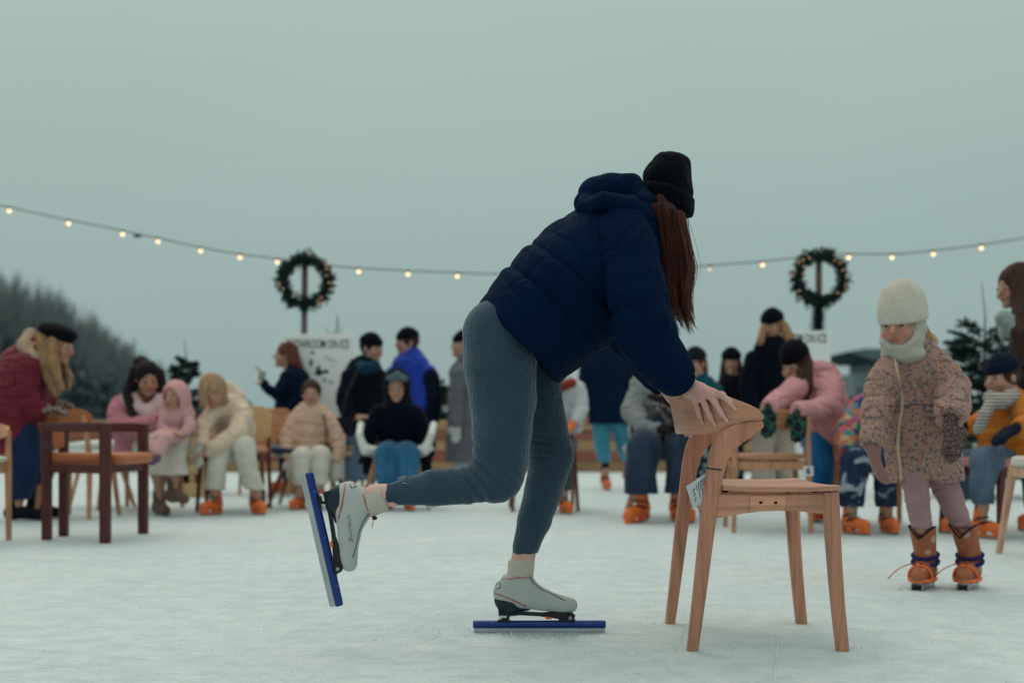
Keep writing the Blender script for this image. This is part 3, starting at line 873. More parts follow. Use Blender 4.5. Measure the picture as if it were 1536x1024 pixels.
def back_plate(fr, x, w, z0, z1, curve, lean=.04, th=.016, notch=0):
    rings = []
    for i in range(21):
        t_ = i/20*2-1; y = t_*w/2; e = curve*(t_*t_)
        zz0 = z0+(z1-z0)*.18*max(0, abs(t_)-.75)/.25; zz1 = z1-(z1-z0)*.22*max(0, abs(t_)-.75)/.25-notch*math.exp(-(t_/.12)**2)
        ring = []
        for f in (0, .1, .5, .9, 1): ring.append(fr(x-lean*f+e-th/2*(.5 if f in (0, 1) else 1), y, zz0+(zz1-zz0)*f))
        for f in (1, .9, .5, .1, 0): ring.append(fr(x-lean*f+e+th/2*(.5 if f in (0, 1) else 1), y, zz0+(zz1-zz0)*f))
        rings.append(ring)
    return loft(rings)
def wood_chair(lab, x, D, yaw, w=.46, d=.42, sh=.455, bh=.78, legm=oak, seatm=None, backm=None, bz0=.62, splay=.03, notch=0, arm=False, cush=None, backtilt=.07, name='wooden_chair'):
    fr = Frame(x, D, yaw); T = Thing(name, lab, 'chair', fr.o, GRP)
    ref = fr.l; hw, hd = w/2, d/2
    seatm = seatm or oakx; backm = backm or oakx
    for s_ in (-1, 1):
        T.part('front_leg', bar(fr(hd+splay, s_*(hw+splay*.4), 0), fr(hd-.02, s_*(hw-.015), sh-.02), .026, .026, .036, .034, ref, .004), legm)
        T.part('rear_leg', loft([*[r for p, q, a, b in [
            ((-hd-splay, 0), 0, .026, .026), ((-hd+.01, 0), sh-.02, .04, .032), ((-hd-backtilt, 0), bh-.04, .026, .022)] for r in [rect_ring(fr(p[0], s_*(hw-(.0 if q else -splay*.4)), q), fr.f, fr.l, a/2, b/2, .004)]]]), legm)
        T.part('side_rail', bar(fr(-hd+.02, s_*(hw-.01), sh-.055), fr(hd-.03, s_*(hw-.01), sh-.055), .05, .02, ref=fr.l), legm)
    for xx in (-hd+.012, hd-.028):
        T.part('cross_rail', bar(fr(xx, -hw+.02, sh-.055), fr(xx, hw-.02, sh-.055), .05, .02, ref=fr.f), legm)
    T.part('seat', cushion(fr, .0, 0, sh-.003, d+.03, w+.03, .03 if cush is None else .055), seatm, smooth=False)
    T.part('backrest', back_plate(fr, -hd-backtilt+.045, w+.05, bz0, bh, .06, notch=notch), backm)
    return T, fr
def shell_chair(lab, x, D, yaw, shellm, legm, w=.5, d=.46, sh=.45, bh=.78, arms=False, name='shell_chair', lift=.24, tilt=14):
    fr = Frame(x, D, yaw); T = Thing(name, lab, 'chair', fr.o, GRP)
    S_ = SDF(.05)
    rot = np.stack([fr.f, fr.l, np.array([0, 0, 1.])], 1)
    S_.ell(fr(.02, 0, sh+.035), (d/2+.02, w/2+.02, .085), rot)
    S_.ell(fr(-d/2+.03, 0, (sh+bh)/2), (.075, w/2, (bh-sh)/2+.05), rot)
    if arms:
        for s_ in (-1, 1): S_.chain([(fr(-d/2+.04, s_*w*.42, bh-.12), .035), (fr(0, s_*(w/2+.01), sh+.22), .03), (fr(d/2-.06, s_*(w/2+.0), sh+.14), .03), (fr(d/2-.02, s_*w*.42, sh+.02), .035)])
    S_.ell(fr(.06, 0, sh+.13), (d/2-.0, w/2-.035, .13), rot, .04, '-')
    S_.ell(fr(-d/2+.11, 0, bh-.10), (.09, w/2-.05, (bh-sh)/2+.02), rot, .04, '-')
    V, Q = S_.mesh(.011)
    o = fastobj('shell', V, Q, shellm, fr.o); o.parent = T.o
    for sx_ in (-1, 1):
        for sy_ in (-1, 1):
            T.part('leg', bar(fr(sx_*(d/2-.0)+(-.03 if sx_ < 0 else .0), sy_*(w/2-.01), 0), fr(sx_*.13, sy_*.15, sh-.03), .022, .022, .034, .034, fr.l, .004), legm)
    return T, fr
# left: dark armchair with tan leather seat (faces right)
fr = Frame(-2.39, 6.80, -2)
T = Thing('dark_armchair', 'dark brown square-framed armchair with tan leather seat beside the red coat woman', 'chair', fr.o, GRP)
hd = .200; wf, wr__ = .30, .115
for s_ in (-1, 1):
    pf, pr = fr(hd, s_*wf, 0), fr(-hd, s_*wr__, 0); dr = unit(pf-pr); z_ = np.array([0, 0, 1.])
    T.part('front_post', bar(pf, pf+z_*.648, .052, .05, .056, .05, fr.l, .005), walnut)
    T.part('rear_post', bar(pr, pr+z_*.648, .046, .05, .046, .05, fr.l, .005), walnut)
    T.part('arm', bar(pr-dr*.04+z_*.627, pf-dr*.029+z_*.627, .052, .054, ref=np.cross(z_, dr)), walnutx)
    T.part('side_rail', bar(pr+dr*.026+z_*.40, pf-dr*.030+z_*.40, .05, .03, ref=np.cross(z_, dr)), walnutx)
T.part('cross_rail', bar(fr(-hd, -wr__+.026, .40), fr(-hd, wr__-.026, .40), .05, .03, ref=fr.f), walnutx)
T.part('cross_rail', bar(fr(hd, -wf+.026, .40), fr(hd, wf-.026, .40), .05, .03, ref=fr.f), walnutx)
V_, F_ = cushion(fr, .03, 0, .452, 2*hd+.13, 2*wf-.055, .062)
u_ = np.clip((hd+.09-(V_-fr.o)@fr.f)/(2*hd), 0, 1); y_ = (V_-fr.o)@fr.l
V_ = V_-np.outer(y_*(1-(1-u_*.58)), fr.l)
T.part('seat', (V_, F_), leather, smooth=True)
T.part('backrest', cushion(fr, -hd, 0, .565, .045, 2*wr__-.056, .11), leather, smooth=True)
# left edge: chair cropped by the frame
wood_chair('light wooden chair with white seat cut off by the left edge of the photo', X(-76, 6.42), 6.42, -84, w=.48, d=.44, legm=oak, seatm=plastic((205, 205, 198), .6), sh=.455, bh=.65, bz0=.56, splay=.0, backtilt=.0)
# pushed by the red coat woman
wood_chair('light wooden chair with two-lobed tan leather back held by the red coat woman', X(118, 8.45), 8.45, 84, w=.345, d=.4, legm=oak, seatm=plastic((208, 208, 202), .6), backm=leather, bz0=.59, bh=.755, notch=.03, backtilt=.09, splay=.04)
shell_chair('white shell chair on wooden legs just behind the tan leather backed chair', X(150, 9.6), 9.6, 200, plastic((206, 212, 212), .4), oak, w=.5)
wood_chair('orange wooden chair under the pink coat woman', X(212, 9.35), 9.35, -98, w=.44, legm=wood((176, 112, 72), (30, 30, 2.4), .5), bh=.7, bz0=.56)
wood_chair('dark wooden chair with light tan back under the cream coat girl', X(352, 9.2), 9.2, -84, w=.47, legm=redw, seatm=plastic((170, 120, 88), .6), backm=plastic((196, 160, 118), .7), bh=.80, bz0=.52)
shell_chair('navy shell chair with dark red legs under the beige coat child', X(464, 9.6), 9.6, -90, plastic((34, 54, 74), .45), redw, w=.60, sh=.42, bh=.60)
shell_chair('white shell chair with rounded arms under the child in the black hooded jacket', X(596, 9.4), 9.4, -90, plastic((202, 206, 202), .4), oak, w=.55, sh=.43, bh=.62, arms=True)
wood_chair('dark wooden chair half hidden behind the skater\'s legs', X(815, 9.25), 9.25, -88, w=.47, legm=redw, seatm=plastic((150, 100, 78), .6), bh=.74, bz0=.6)
shell_chair('grey shell chair on pale legs under the seated man in dark jeans', X(997, 8.5), 8.5, -100, plastic((150, 158, 160), .6), oak, w=.56, sh=.44, bh=.78)
T, fr = wood_chair('light wooden chair with number tag, held by the pink fleece woman', X(1150, 7.36), 7.36, 86, w=.43, d=.42, legm=oak, backm=wood((198, 138, 102), (3, 26, 26), .5), bh=.735, bz0=.61, backtilt=.0, splay=.03)
tg = Thing('number_tag', 'small white tag with a dark figure 6 hanging on the chair behind the foreground armchair', 'tag', W(1213, 706, 7.05))
cc = W(1212.5, 706, 7.03); s_ = 7.03/F
tg.part('card', box(cc, (15*s_, .003, 15*s_), ch=.0008), plastic((210, 214, 216), .8, .2, .03))
v_, f_ = text_mesh('6', 11*s_*1.3, .002)
tg.part('figure', (np.stack([v_[:, 0]+cc[0], np.full(len(v_), cc[1]-.0026), v_[:, 1]+cc[2]], 1), f_), plastic((40, 48, 66), .8))
tg.part('cord', tube([cc+[.0, 0, 7*s_], cc+[-.004, 0, 16*s_]], .0012, 5), plastic((60, 60, 66), .8))
wood_chair('wooden chair under the child in bright patterned jacket behind the floral coat girl', X(1316, 7.62), 7.62, -90, w=.4, d=.4, legm=wood((186, 128, 92), (30, 30, 2.4), .5), sh=.42, bh=.6, bz0=.5, splay=.05)
wood_chair('dark wooden armless chair with pink seat under the mustard jacket child', X(1502, 7.0), 7.0, -160, w=.48, d=.46, legm=walnut, seatm=cloth((196, 132, 132)), backm=walnutx, bh=.8, bz0=.62, cush=1, sh=.43, splay=.0, backtilt=.03)
wood_chair('pale wooden chair with fluffy white seat at the right edge of the photo', X(1612, 5.72), 5.72, 100, w=.40, d=.46, legm=wood((206, 160, 134), (30, 30, 2.4), .5), seatm=cloth((214, 208, 200), 'fleece'), cush=1, sh=.46, bh=.68, bz0=.58, splay=.05, backtilt=.02)
# wooden crate with openings between the pink woman and the cream girl
T = Thing('slatted_crate', 'pale slatted wooden crate with dark gaps between the pink woman and the cream girl', 'crate', (X(289, 11), 11.15, 0))
crm = wood((192, 160, 116), (2.5, 30, 30), .7)
x0, x1 = X(268, 11), X(306, 11)
for z in (.06, .27, .48): T.part('slat', box(((x0+x1)/2, 11, z), (x1-x0, .02, .12)), crm)
for xx in (x0, (x0+x1)/2, x1): T.part('upright', box((xx, 11.04, .28), (.05, .055, .56)), crm)
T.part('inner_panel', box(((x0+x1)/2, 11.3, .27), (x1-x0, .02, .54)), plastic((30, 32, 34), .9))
T.part('lid', box(((x0+x1)/2, 11.17, .57), (x1-x0+.04, .34, .02)), crm)
# light wooden frame chairs standing empty farther back
wood_chair('pale wooden chair standing empty between the cream girl and the beige coat child', X(412, 11.2), 11.2, -60, w=.5, legm=wood((196, 164, 122), (30, 30, 2.4), .6), bh=.82, bz0=.46)
wood_chair('pale wooden chair half hidden between the beige child and the black coat man', X(488, 11.3), 11.3, -120, w=.5, legm=wood((196, 164, 122), (30, 30, 2.4), .6), bh=.72, bz0=.5)
# ---------------------------------------------------------------- people
TR = .90; AR = .93; TO = .96
SKIN = np.array([.50, .29, .215])
skinm = attr_mat('skin')
def face_frame(yaw, pitch, roll=0):
    a, p = R(yaw), R(pitch)
    h = np.array([math.sin(a), -math.cos(a), 0])
    f = h*math.cos(p)+np.array([0, 0, -math.sin(p)]); u = h*math.sin(p)+np.array([0, 0, math.cos(p)])
    r = np.cross(f, u)
    if roll:
        c, s_ = math.cos(R(roll)), math.sin(R(roll)); u, r = u*c+r*s_, r*c-u*s_
    return f, u, r
def head_prims(S, c, fr, s, neck):
    f, u, r = fr; M = np.stack([r, f, u], 1)
    def L(x, y, z): return c+(r*x+f*y+u*z)*s
    S.ell(L(0, -.012, .022), np.array([.077, .097, .098])*s, M, .02)
    S.ell(L(0, .026, -.05), np.array([.056, .064, .062])*s, M, .03*s)
    for sg in (-1, 1): S.ell(L(sg*.033, .098, .010), np.array([.021, .016, .014])*s, M, .02*s, '-')
    for sg in (-1, 1):
        S.ell(L(sg*.033, .076, .008), np.array([.015, .015, .013])*s, M, .006*s)
        S.ell(L(sg*.04, .068, -.03), np.array([.022, .02, .02])*s, M, .02*s)
        S.ell(L(sg*.078, -.008, -.004), np.array([.010, .020, .032])*s, M, .01*s)
    S.cone(L(0, .086, .014), L(0, .110, -.020), .008*s, .013*s, 1, .012*s)
    S.ell(L(0, .084, -.052), np.array([.026, .013, .011])*s, M, .008*s)
    S.ell(L(0, .074, -.092), np.array([.024, .02, .017])*s, M, .02*s)
    S.cone(L(0, -.015, -.06), neck, .048*s, .054*s, 1, .03*s)
def face_colors(V, c, fr, s, skin, brow=(.05, .03, .02), kid=False):
    f, u, r = fr; q = (V-c)/s; x, y, z = q@r, q@f, q@u
    col = np.tile(skin, (len(V), 1)); near = (y > .03) & (np.abs(z) < .15) & (np.abs(x) < .12) & (y < .16)
    def put(m, c2, k=1.):
        m = np.clip(m*near, 0, 1)[:, None]*k; col[:] = col*(1-m)+np.array(c2)*m
    ax = np.abs(x)
    put(np.exp(-((ax-.042)/.022)**2-((z+.028)/.022)**2), skin*np.array([1.05, .62, .62]), .75)
    put(np.exp(-(x/.016)**2-((z+.02)/.02)**2)*(y > .1), skin*np.array([1.05, .68, .66]), .6)
    put(((x/.026)**2+((z+.052)/.0105)**2 < 1)*1., (.36, .10, .09), .8)
    put((((ax-.033)/.016)**2+((z-.010)/.009)**2 < 1)*1., (.45, .42, .40), .6)
    put((((ax-.033)/.009)**2+((z-.010)/.009)**2 < 1)*1., (.03, .025, .025), .9)
    put((((ax-.035)/.021)**2+((z-.034-.1*(.05-ax))/.006)**2 < 1)*1., brow, .6)
    return col
def hand_prims(S, w, u, n, s=1., curl=.5, fat=0., side=1, k=.012):
    """w wrist, u towards the fingers, n out of the palm; thumb leaves the side of the palm"""
    u = unit(u); n = unit(np.asarray(n)-u*np.dot(n, u)); sd = np.cross(n, u)*side
    M = np.stack([sd, u, n], 1)
    S.cone(w-u*.03*s, w+u*.02*s, (.024+fat)*s, (.025+fat)*s, 1, .015)
    S.ell(w+u*.05*s, np.array([.040+fat, .05+fat, .016+fat])*s, M, .02)
    for i, (off, ln, st) in enumerate([(.028, .073, .088), (.009, .080, .094), (-.010, .074, .092), (-.028, .058, .082)]):
        a = w+u*st*s+sd*off*s; d1 = unit(u+sd*off*2.2+n*curl*.35); d2 = unit(u+sd*off*1.2+n*curl*1.0); d3 = unit(u*.8+n*curl*1.5)
        b = a+d1*ln*.45*s; c = b+d2*ln*.32*s; e = c+d3*ln*.25*s
        S.chain([(a-u*.015*s, (.0095+fat)*s), (b, (.0088+fat)*s), (c, (.008+fat)*s), (e, (.0068+fat)*s)], 1, .006)
    a = w+u*.022*s+sd*.030*s; b = a+unit(sd*.8+u*.75+n*.3)*.036*s; c = b+unit(sd*.25+u+n*.35)*.03*s
    S.chain([(a, (.014+fat)*s), (b, (.011+fat)*s), (c, (.0085+fat)*s)], 1, .01)
# one rental skate, re-used
def skate_meshes():
    S = SDF(.03)
    S.chain([((.155, 0, .088), .040), ((.07, 0, .094), .044), ((-.045, 0, .098), .044)])
    S.chain([((-.035, 0, .115), .050), ((-.015, 0, .235), .052)])
    S.half((-.015, 0, .232), (.12, 0, 1), .008)
    S.ell((-.012, 0, .25), (.040, .040, .05), None, .008, '-')
    S.rbox((.05, 0, .048), (.145, .022, .032), None, .008, .02)
    for x, a in ((.062, .042), (-.045, .026)): S.ell((x, 0, .043), (a, .2, .017), None, .006, '-')
    shell = S.mesh(.0065)
    bl = extrude([(-.105, .02), (-.1, .004), (-.06, 0), (.17, 0), (.205, .008), (.21, .022)], -.0025, .0025)
    st = []
    for (x, z, rx, rz) in ((.01, .150, .056, .055), (.045, .118, .056, .05)):
        ring = [np.array([x-.03+math.cos(a)*rx*1.05, math.sin(a)*.0535, z+math.cos(a)*.02]) for a in np.linspace(-2.3, 2.3, 17)]
        st.append(tube(ring, .0065, 6))
        st.append(box((x-.005, -.054, z+.01), (.035, .012, .02)))
    S2 = SDF(.02); S2.chain([((-.03, 0, .14), .042), ((-.01, 0, .31), .050)]); cuffm = S2.mesh(.009)
    return shell, bl, join(*st), cuffm
_sh, _bl, _st, _cf = skate_meshes()
ORANGE = plastic((226, 108, 44), .38, .45, .12); STEEL = plastic((150, 156, 160), .3, .6, .1, .8); BLACKP = plastic((26, 30, 36), .5)
SK = None
def place_skate(T, p, yaw, s=1., pitch=0, roll=0):
    global SK
    if SK is None:
        a = fastobj('ice_skate', _sh[0], _sh[1], ORANGE, (0, 0, 0)); b = meshobj('blade', _bl[0], _bl[1], STEEL); c = meshobj('strap', _st[0], _st[1], BLACKP, True)
        d = fastobj('liner', _cf[0], _cf[1], cloth((30, 34, 42)), (0, 0, 0))
        SK = (a, [b, c, d]); root, kids = SK
    else:
        root = SK[0].copy(); COL.objects.link(root); kids = []
        for k in SK[1]:
            k2 = k.copy(); COL.objects.link(k2); kids.append(k2)
    for k in kids: k.parent = root
    root.parent = T.o
    s = s*.82
    root.matrix_local = Matrix.Translation(Vector(p-T.base)) @ Matrix.Rotation(R(yaw-90), 4, 'Z') @ Matrix.Rotation(R(pitch), 4, 'Y') @ Matrix.Rotation(R(roll), 4, 'X') @ Matrix.Diagonal((s, s, s, 1))
def shoe_sdf(p, yaw, s, boot=0.):
    a = R(yaw); f = np.array([math.sin(a), -math.cos(a), 0]); z = np.array([0, 0, 1.])
    S = SDF(.03)
    S.chain([(p+f*.16*s+z*.04*s, .036*s), (p+f*.05*s+z*.055*s, .043*s), (p-f*.05*s+z*.05*s, .043*s)])
    S.chain([(p-f*.03*s+z*.06*s, .045*s), (p-f*.02*s+z*(.13+boot)*s, .047*s)])
    S.half(p+z*.004, -z, .006); return S
def folds(P, a, seed, fr=1.):
    w = P+.05*np.stack([vnoise(P, 5, seed+1), vnoise(P, 5, seed+2), vnoise(P, 5, seed+3)], 1)
    n1 = vnoise(w*np.array([.8, .8, 2.0]), 7*fr, seed); n2 = vnoise(w*np.array([2.0, 1, 1.0]), 6*fr, seed+7); n3 = vnoise(w, 24*fr, seed+9)
    return a*(1.1*vnoise(P, 8, seed+4)+.85*np.exp(-(n1/.045)**2)+.6*np.exp(-(n2/.05)**2)+.35*n3)-.15*a
def P3(D, pts): return [(W(x, y, D+d), r*(D+d)/F) for x, y, d, r in pts]
HATM = {}
def beanie(T, c, fr, s, mat, cuff=True, kind='beanie', pom=False, h=.007, tall=1., low=.042, tf=.16):
    f, u, r = fr; M = np.stack([r, f, u], 1)
    def L(x, y, z): return c+(r*x+f*y+u*z)*s
    S = SDF(.015)
    if kind == 'beanie':
        S.ell(L(0, -.018, .045), np.array([.091, .110, .105*tall])*s, M)
        S.half(L(0, 0, low), -(u+f*tf), .008)
        def kd_(P):
            q = (P-c)/s; z = q@u+tf*(q@f)-low
            e = .0012*np.sin(np.arctan2(q@r, q@f)*46)
            if cuff: e = e-.0055*np.clip((.062-z)/.006, 0, 1)+.004*np.exp(-((z-.063)/.004)**2)
            return e-.003*vnoise(P, 20, 3)
        S.disp = kd_
        V, Q = S.mesh(h); o = fastobj('beanie', V, Q, mat, T.base); o.parent = T.o
        if False:
            S = SDF(.01); S.ell(L(0, -.018, .04), np.array([.097, .116, .108])*s, M)
            S.half(L(0, 0, low-.006), -(u+f*tf), .01); S.half(L(0, 0, low+.040), (u+f*tf*.7), .01)
            V, Q = S.mesh(h); o2 = fastobj('cuff', V, Q, mat, T.base); o2.parent = o
        if pom:
            S = SDF(.01); S.ell(L(0, -.02, .165), np.array([.045, .045, .045])*s); S.disp = lambda P: .01*vnoise(P, 60)
            V, Q = S.mesh(h); o2 = fastobj('pompom', V, Q, mat, T.base); o2.parent = o
    elif kind == 'beret':
        S.ell(L(0, -.03, .085), np.array([.118, .135, .058])*s, M); S.ell(L(0, -.015, .05), np.array([.088, .105, .04])*s, M)
        V, Q = S.mesh(h); o = fastobj('beret', V, Q, mat, T.base); o.parent = T.o
    elif kind == 'hood':
        S.ell(L(0, -.03, .015), np.array([.118, .128, .142])*s, M)
        S.cone(L(0, -.05, -.07), L(0, -.06, -.16), .1*s, .13*s, 1., .05)
        S.ell(L(0, .12, -.01), np.array([.074, .14, .10])*s, M, .02, '-')
        S.ell(L(0, .0, -.01), np.array([.088, .104, .122])*s, M, .01, '-')
        V, Q = S.mesh(h); o = fastobj('hood', V, Q, mat, T.base); o.parent = T.o
def hair_part(T, c, fr, s, mat, chains, D, h=.007, cap=True, kd=1., seed=0):
    f, u, r = fr; M = np.stack([r, f, u], 1)
    def L(x, y, z): return c+(r*x+f*y+u*z)*s
    S = SDF(.02)
    if cap:
        S.ell(L(0, -.022, .030), np.array([.088, .104, .104])*s, M)
        S.ell(L(0, .115, -.035), np.array([.066, .085, .085])*s, M, .02, '-')
        S.half(L(0, -.05, -.085), -u, .03)
    for ch in chains: S.chain(P3(D, ch), kd, .02)
    S.disp = lambda P: .007*vnoise(P*np.array([1, 1, .22]), 90, seed)+.006*vnoise(P*np.array([1, 1, .3]), 35, seed+3)
    V, Q = S.mesh(h); o = fastobj('hair', V, Q, mat, T.base); o.parent = T.o; return o
def person(lab, cat, D, head, torso, coatm, arms=(), legs=(), trm=None, foot='skate', hat=None, hair=None, kd=.8, q=None, k_arm=.03,
           extra=(), group='people around the rink', hem=True, skin=SKIN, cut=None, h=None, wr=.012, fs=1., brow=(.05, .03, .02), coatname='coat', hsz=1., coatcol=None, trq=None):
    h = h or max(.006, D*.00085)
    hx, hy, hd, hs, yaw, pitch = head[:6]; fr = face_frame(yaw, pitch, head[6] if len(head) > 6 else 0)
    hc = W(hx, hy, D+hd)
    tp = P3(D, torso)
    # body: one continuous surface
    S = SDF(.03)
    neck = tp[0][0]
    head_prims(S, hc, fr, hs, neck+np.array([0, 0, -.01]))
    S.chain([(p, r*.80) for p, r in tp[:3]], kd)
    for ch, gl, *o_ in arms:
        a = P3(D, ch); S.chain([(p, min(r*.60, (.045 if i_ < len(a)-1 else .026)*hs)) for i_, (p, r) in enumerate(a)], 1)
        u_ = unit(a[-1][0]-a[-2][0]) if not o_ else np.asarray(o_[0], float)
        n_ = (0, .3, -1) if len(o_) < 2 else o_[1]
        if gl is None: hand_prims(S, a[-1][0]+u_*.02, u_, n_, hs*.95, .6, 0, o_[2] if len(o_) > 2 else 1)
        else: S.ell(a[-1][0]+u_*.03*hs, (.018, .018, .018))
    for ch, ty, *o_ in legs:
        a = P3(D, ch); S.chain([(p, min(r*.62, .075 if i_ < len(a)-1 else .03)) for i_, (p, r) in enumerate(a)], 1)
        e = a[-1][0]
        if ty is not None: S.cone(e, np.array([e[0], e[1], .10*fs+(o_[1] if len(o_) > 1 else 0)]), .026, .026)
    S.p = [(p[:7]+(p[7],)+p[8:]) for p in S.p]
    V, Q = S.mesh(h)
    base = np.array([tp[-1][0][0], D, 0.])
    if legs: base[1] = np.mean([P3(D, l[0])[-1][0][1] for l in legs])
    col = face_colors(V, hc, fr, hs, np.asarray(skin), brow)
    o = fastobj('person', V, Q, skinm, base, True, col); o.location = base
    tag(o, lab, cat, group)
    T = Thing.__new__(Thing); T.o = o; T.base = base; T.hc = hc; T.fr = fr; T.D = D
    # coat
    S = SDF(.03)
    S.chain([(p, r*TO) for p, r in tp], kd, None, q)
    if hem:
        c = tp[-1][0]; n_ = unit(tp[-1][0]-tp[-2][0]) if cut is None else np.asarray(cut, float)
        S.half(c, n_, .012)
    for ch, gl, *o_ in arms: S.chain([(p, r*AR) for p, r in P3(D, ch)], 1, k_arm, None if q is None else (q[0]*.9, q[1]*.7))
    for ch, gl, *o_ in arms:
        a = P3(D, ch); u_ = unit(a[-1][0]-a[-2][0]); S.ell(a[-1][0]+u_*a[-1][1]*1.15, [a[-1][1]*.75]*3, None, .006, '-')
    sd = len(lab)
    S.disp = lambda P: folds(P, wr, sd)
    T.coat = S
    V, Q = S.mesh(h)
    c_ = None if coatcol is None else coatcol(V)
    T.coat_o = fastobj(coatname, V, Q, coatm, base, True, c_); T.coat_o.parent = o
    if legs:
        S = SDF(.015)
        for ch, ty, *o_ in legs: S.chain([(p, r*TR) for p, r in P3(D, ch)], 1, .02, trq)
        for ch, ty, *o_ in legs:
            a = P3(D, ch); S.half(a[-1][0]+np.array([0, 0, .02*fs if ty is not None else 0]), (0, 0, -1), .006)
        S.disp = lambda P: folds(P, .5*wr, sd+5, 1.25)
        T.trs = S
        V, Q = S.mesh(h); t_ = fastobj('trousers', V, Q, trm, base); t_.parent = o
    for ch, gl, *o_ in arms:
        if gl is None: continue
        a = P3(D, ch); u_ = unit(a[-1][0]-a[-2][0]) if not o_ else np.asarray(o_[0], float)
        S = SDF(.01); hand_prims(S, a[-1][0]+u_*.015, u_, (0, .3, -1) if len(o_) < 2 else o_[1], hs, .6, .005, o_[2] if len(o_) > 2 else 1)
        us_ = unit(a[-1][0]-a[-2][0]); S.cone(a[-1][0]-us_*.04*hs, a[-1][0]+u_*.02*hs, .035*hs, .033*hs)
        V, Q = S.mesh(min(h, .006)); g_ = fastobj('glove', V, Q, gl, base); g_.parent = o
    for ch, ty, *o_ in legs:
        if ty is None: continue
        e = P3(D, ch)[-1][0]; p = np.array([e[0], e[1], 0.]); pit = o_[0] if o_ else 0
        if foot == 'skate': place_skate(T, p+np.array([0, 0, o_[1] if len(o_) > 1 else 0]), ty, fs, pit)
        elif foot is not None:
            S = shoe_sdf(p+np.array([0, 0, o_[1] if len(o_) > 1 else 0]), ty, fs, foot[1]); V, Q = S.mesh(.007)
            b_ = fastobj(foot[2], V, Q, foot[0], base); b_.parent = o
    if hair: hair_part(T, hc, fr, hs, hair[0], hair[1], D, h, hair[2] if len(hair) > 2 else True)
    if hat: beanie(T, hc, fr, hs, hat[1], kind=hat[0], h=h, **(hat[2] if len(hat) > 2 else {}))
    for nm, chs, m_, kd_, *fx in extra:
        S = SDF(.012)
        for ch in chs: S.chain(P3(D, ch), kd_, None, fx[0] if fx else None)
        S.disp = lambda P: .8*wr*vnoise(P, 24, 3)+.3*wr*vnoise(P, 70, 5)
        V, Q = S.mesh(h); x_ = fastobj(nm, V, Q, m_, base); x_.parent = o
    return T
NAVY = cloth((12, 28, 50)); BLACK = cloth((12, 18, 28)); KN_BLACK = cloth((10, 15, 25), 'knit'); JEAN = cloth((46, 92, 124), 'denim'); JEANL = cloth((64, 128, 150), 'denim')
JEAND = cloth((40, 52, 70), 'denim'); OFFW = cloth((206, 202, 192)); GREYC = cloth((98, 104, 112), 'fleece')
BROWNH = hairmat((66, 46, 42)); DARKH = hairmat((26, 20, 22)); BLONDH = hairmat((158, 124, 92)); REDH = hairmat((104, 62, 50)); LIGHTH = hairmat((170, 138, 108))
def two_tone(rgb_a, rgb_b, scale, th=.5, name=None):
    key = ('tt', rgb_a, rgb_b, scale)
    if key in MC: return MC[key]
    n = NT('patterned_fabric'); v = n.coords()
    vo = n.node('ShaderNodeTexVoronoi', feature='DISTANCE_TO_EDGE'); vo.inputs['Scale'].default_value = scale; n.link(v, vo.inputs['Vector'])
    MC[key] = n.out(n.ramp(vo.outputs['Distance'], [(th*.4, lin(rgb_b)), (th*.4+.03, lin(rgb_a))]), .9); return MC[key]
LEO = two_tone((112, 88, 86), (50, 42, 48), 62, .16)

LEO2 = two_tone((196, 166, 154), (52, 40, 46), 40, .4)
# red coat woman pushing a chair, far left
person('woman in wine red padded coat and black beret leaning on a tan chair back', 'woman', 8.2, (88, 518, 0, 1.02, 78, 16),
       [(52, 520, 0, 22), (38, 552, 0, 38), (26, 600, .0, 45), (20, 650, 0, 46), (14, 676, 0, 45)], cloth((112, 28, 48), 'puffer', .6),
       [([(40, 548, -.14, 24), (34, 588, -.17, 20), (52, 610, -.16, 15), (60, 612, -.15, 12)], LEO2, (1, .1, -.05)), ([(50, 548, .16, 22), (60, 586, .18, 17), (78, 603, .16, 12)], LEO2, (1, 0, -.2))],
       [([(28, 650, -.08, 33), (40, 695, -.12, 25), (28, 735, -.1, 21), (26, 757, -.1, 19)], 85), ([(48, 648, .1, 32), (62, 692, .1, 23), (58, 730, .12, 19), (56, 750, .12, 18)], 80)], cloth((26, 40, 66), 'denim'),
       (cloth((22, 24, 32)), .08, 'boot'), ('beret', cloth((16, 16, 24), 'fleece')), (BLONDH, [[(64, 508, -.04, 11), (68, 545, -.08, 13), (82, 588, -.07, 7)], [(78, 512, -.10, 7), (80, 545, -.12, 9), (92, 582, -.10, 5)], [(96, 545, .06, 5), (104, 565, .04, 6), (102, 582, .02, 4)]]),
       1.2, (.085, .016), extra=[('hood_trim', [[(36, 520, -.1, 11), (46, 504, 0, 12), (56, 510, .1, 11), (66, 526, .12, 8)], [(36, 520, -.1, 11), (50, 536, -.14, 9)]], cloth((176, 152, 130), 'fleece'), 1)])
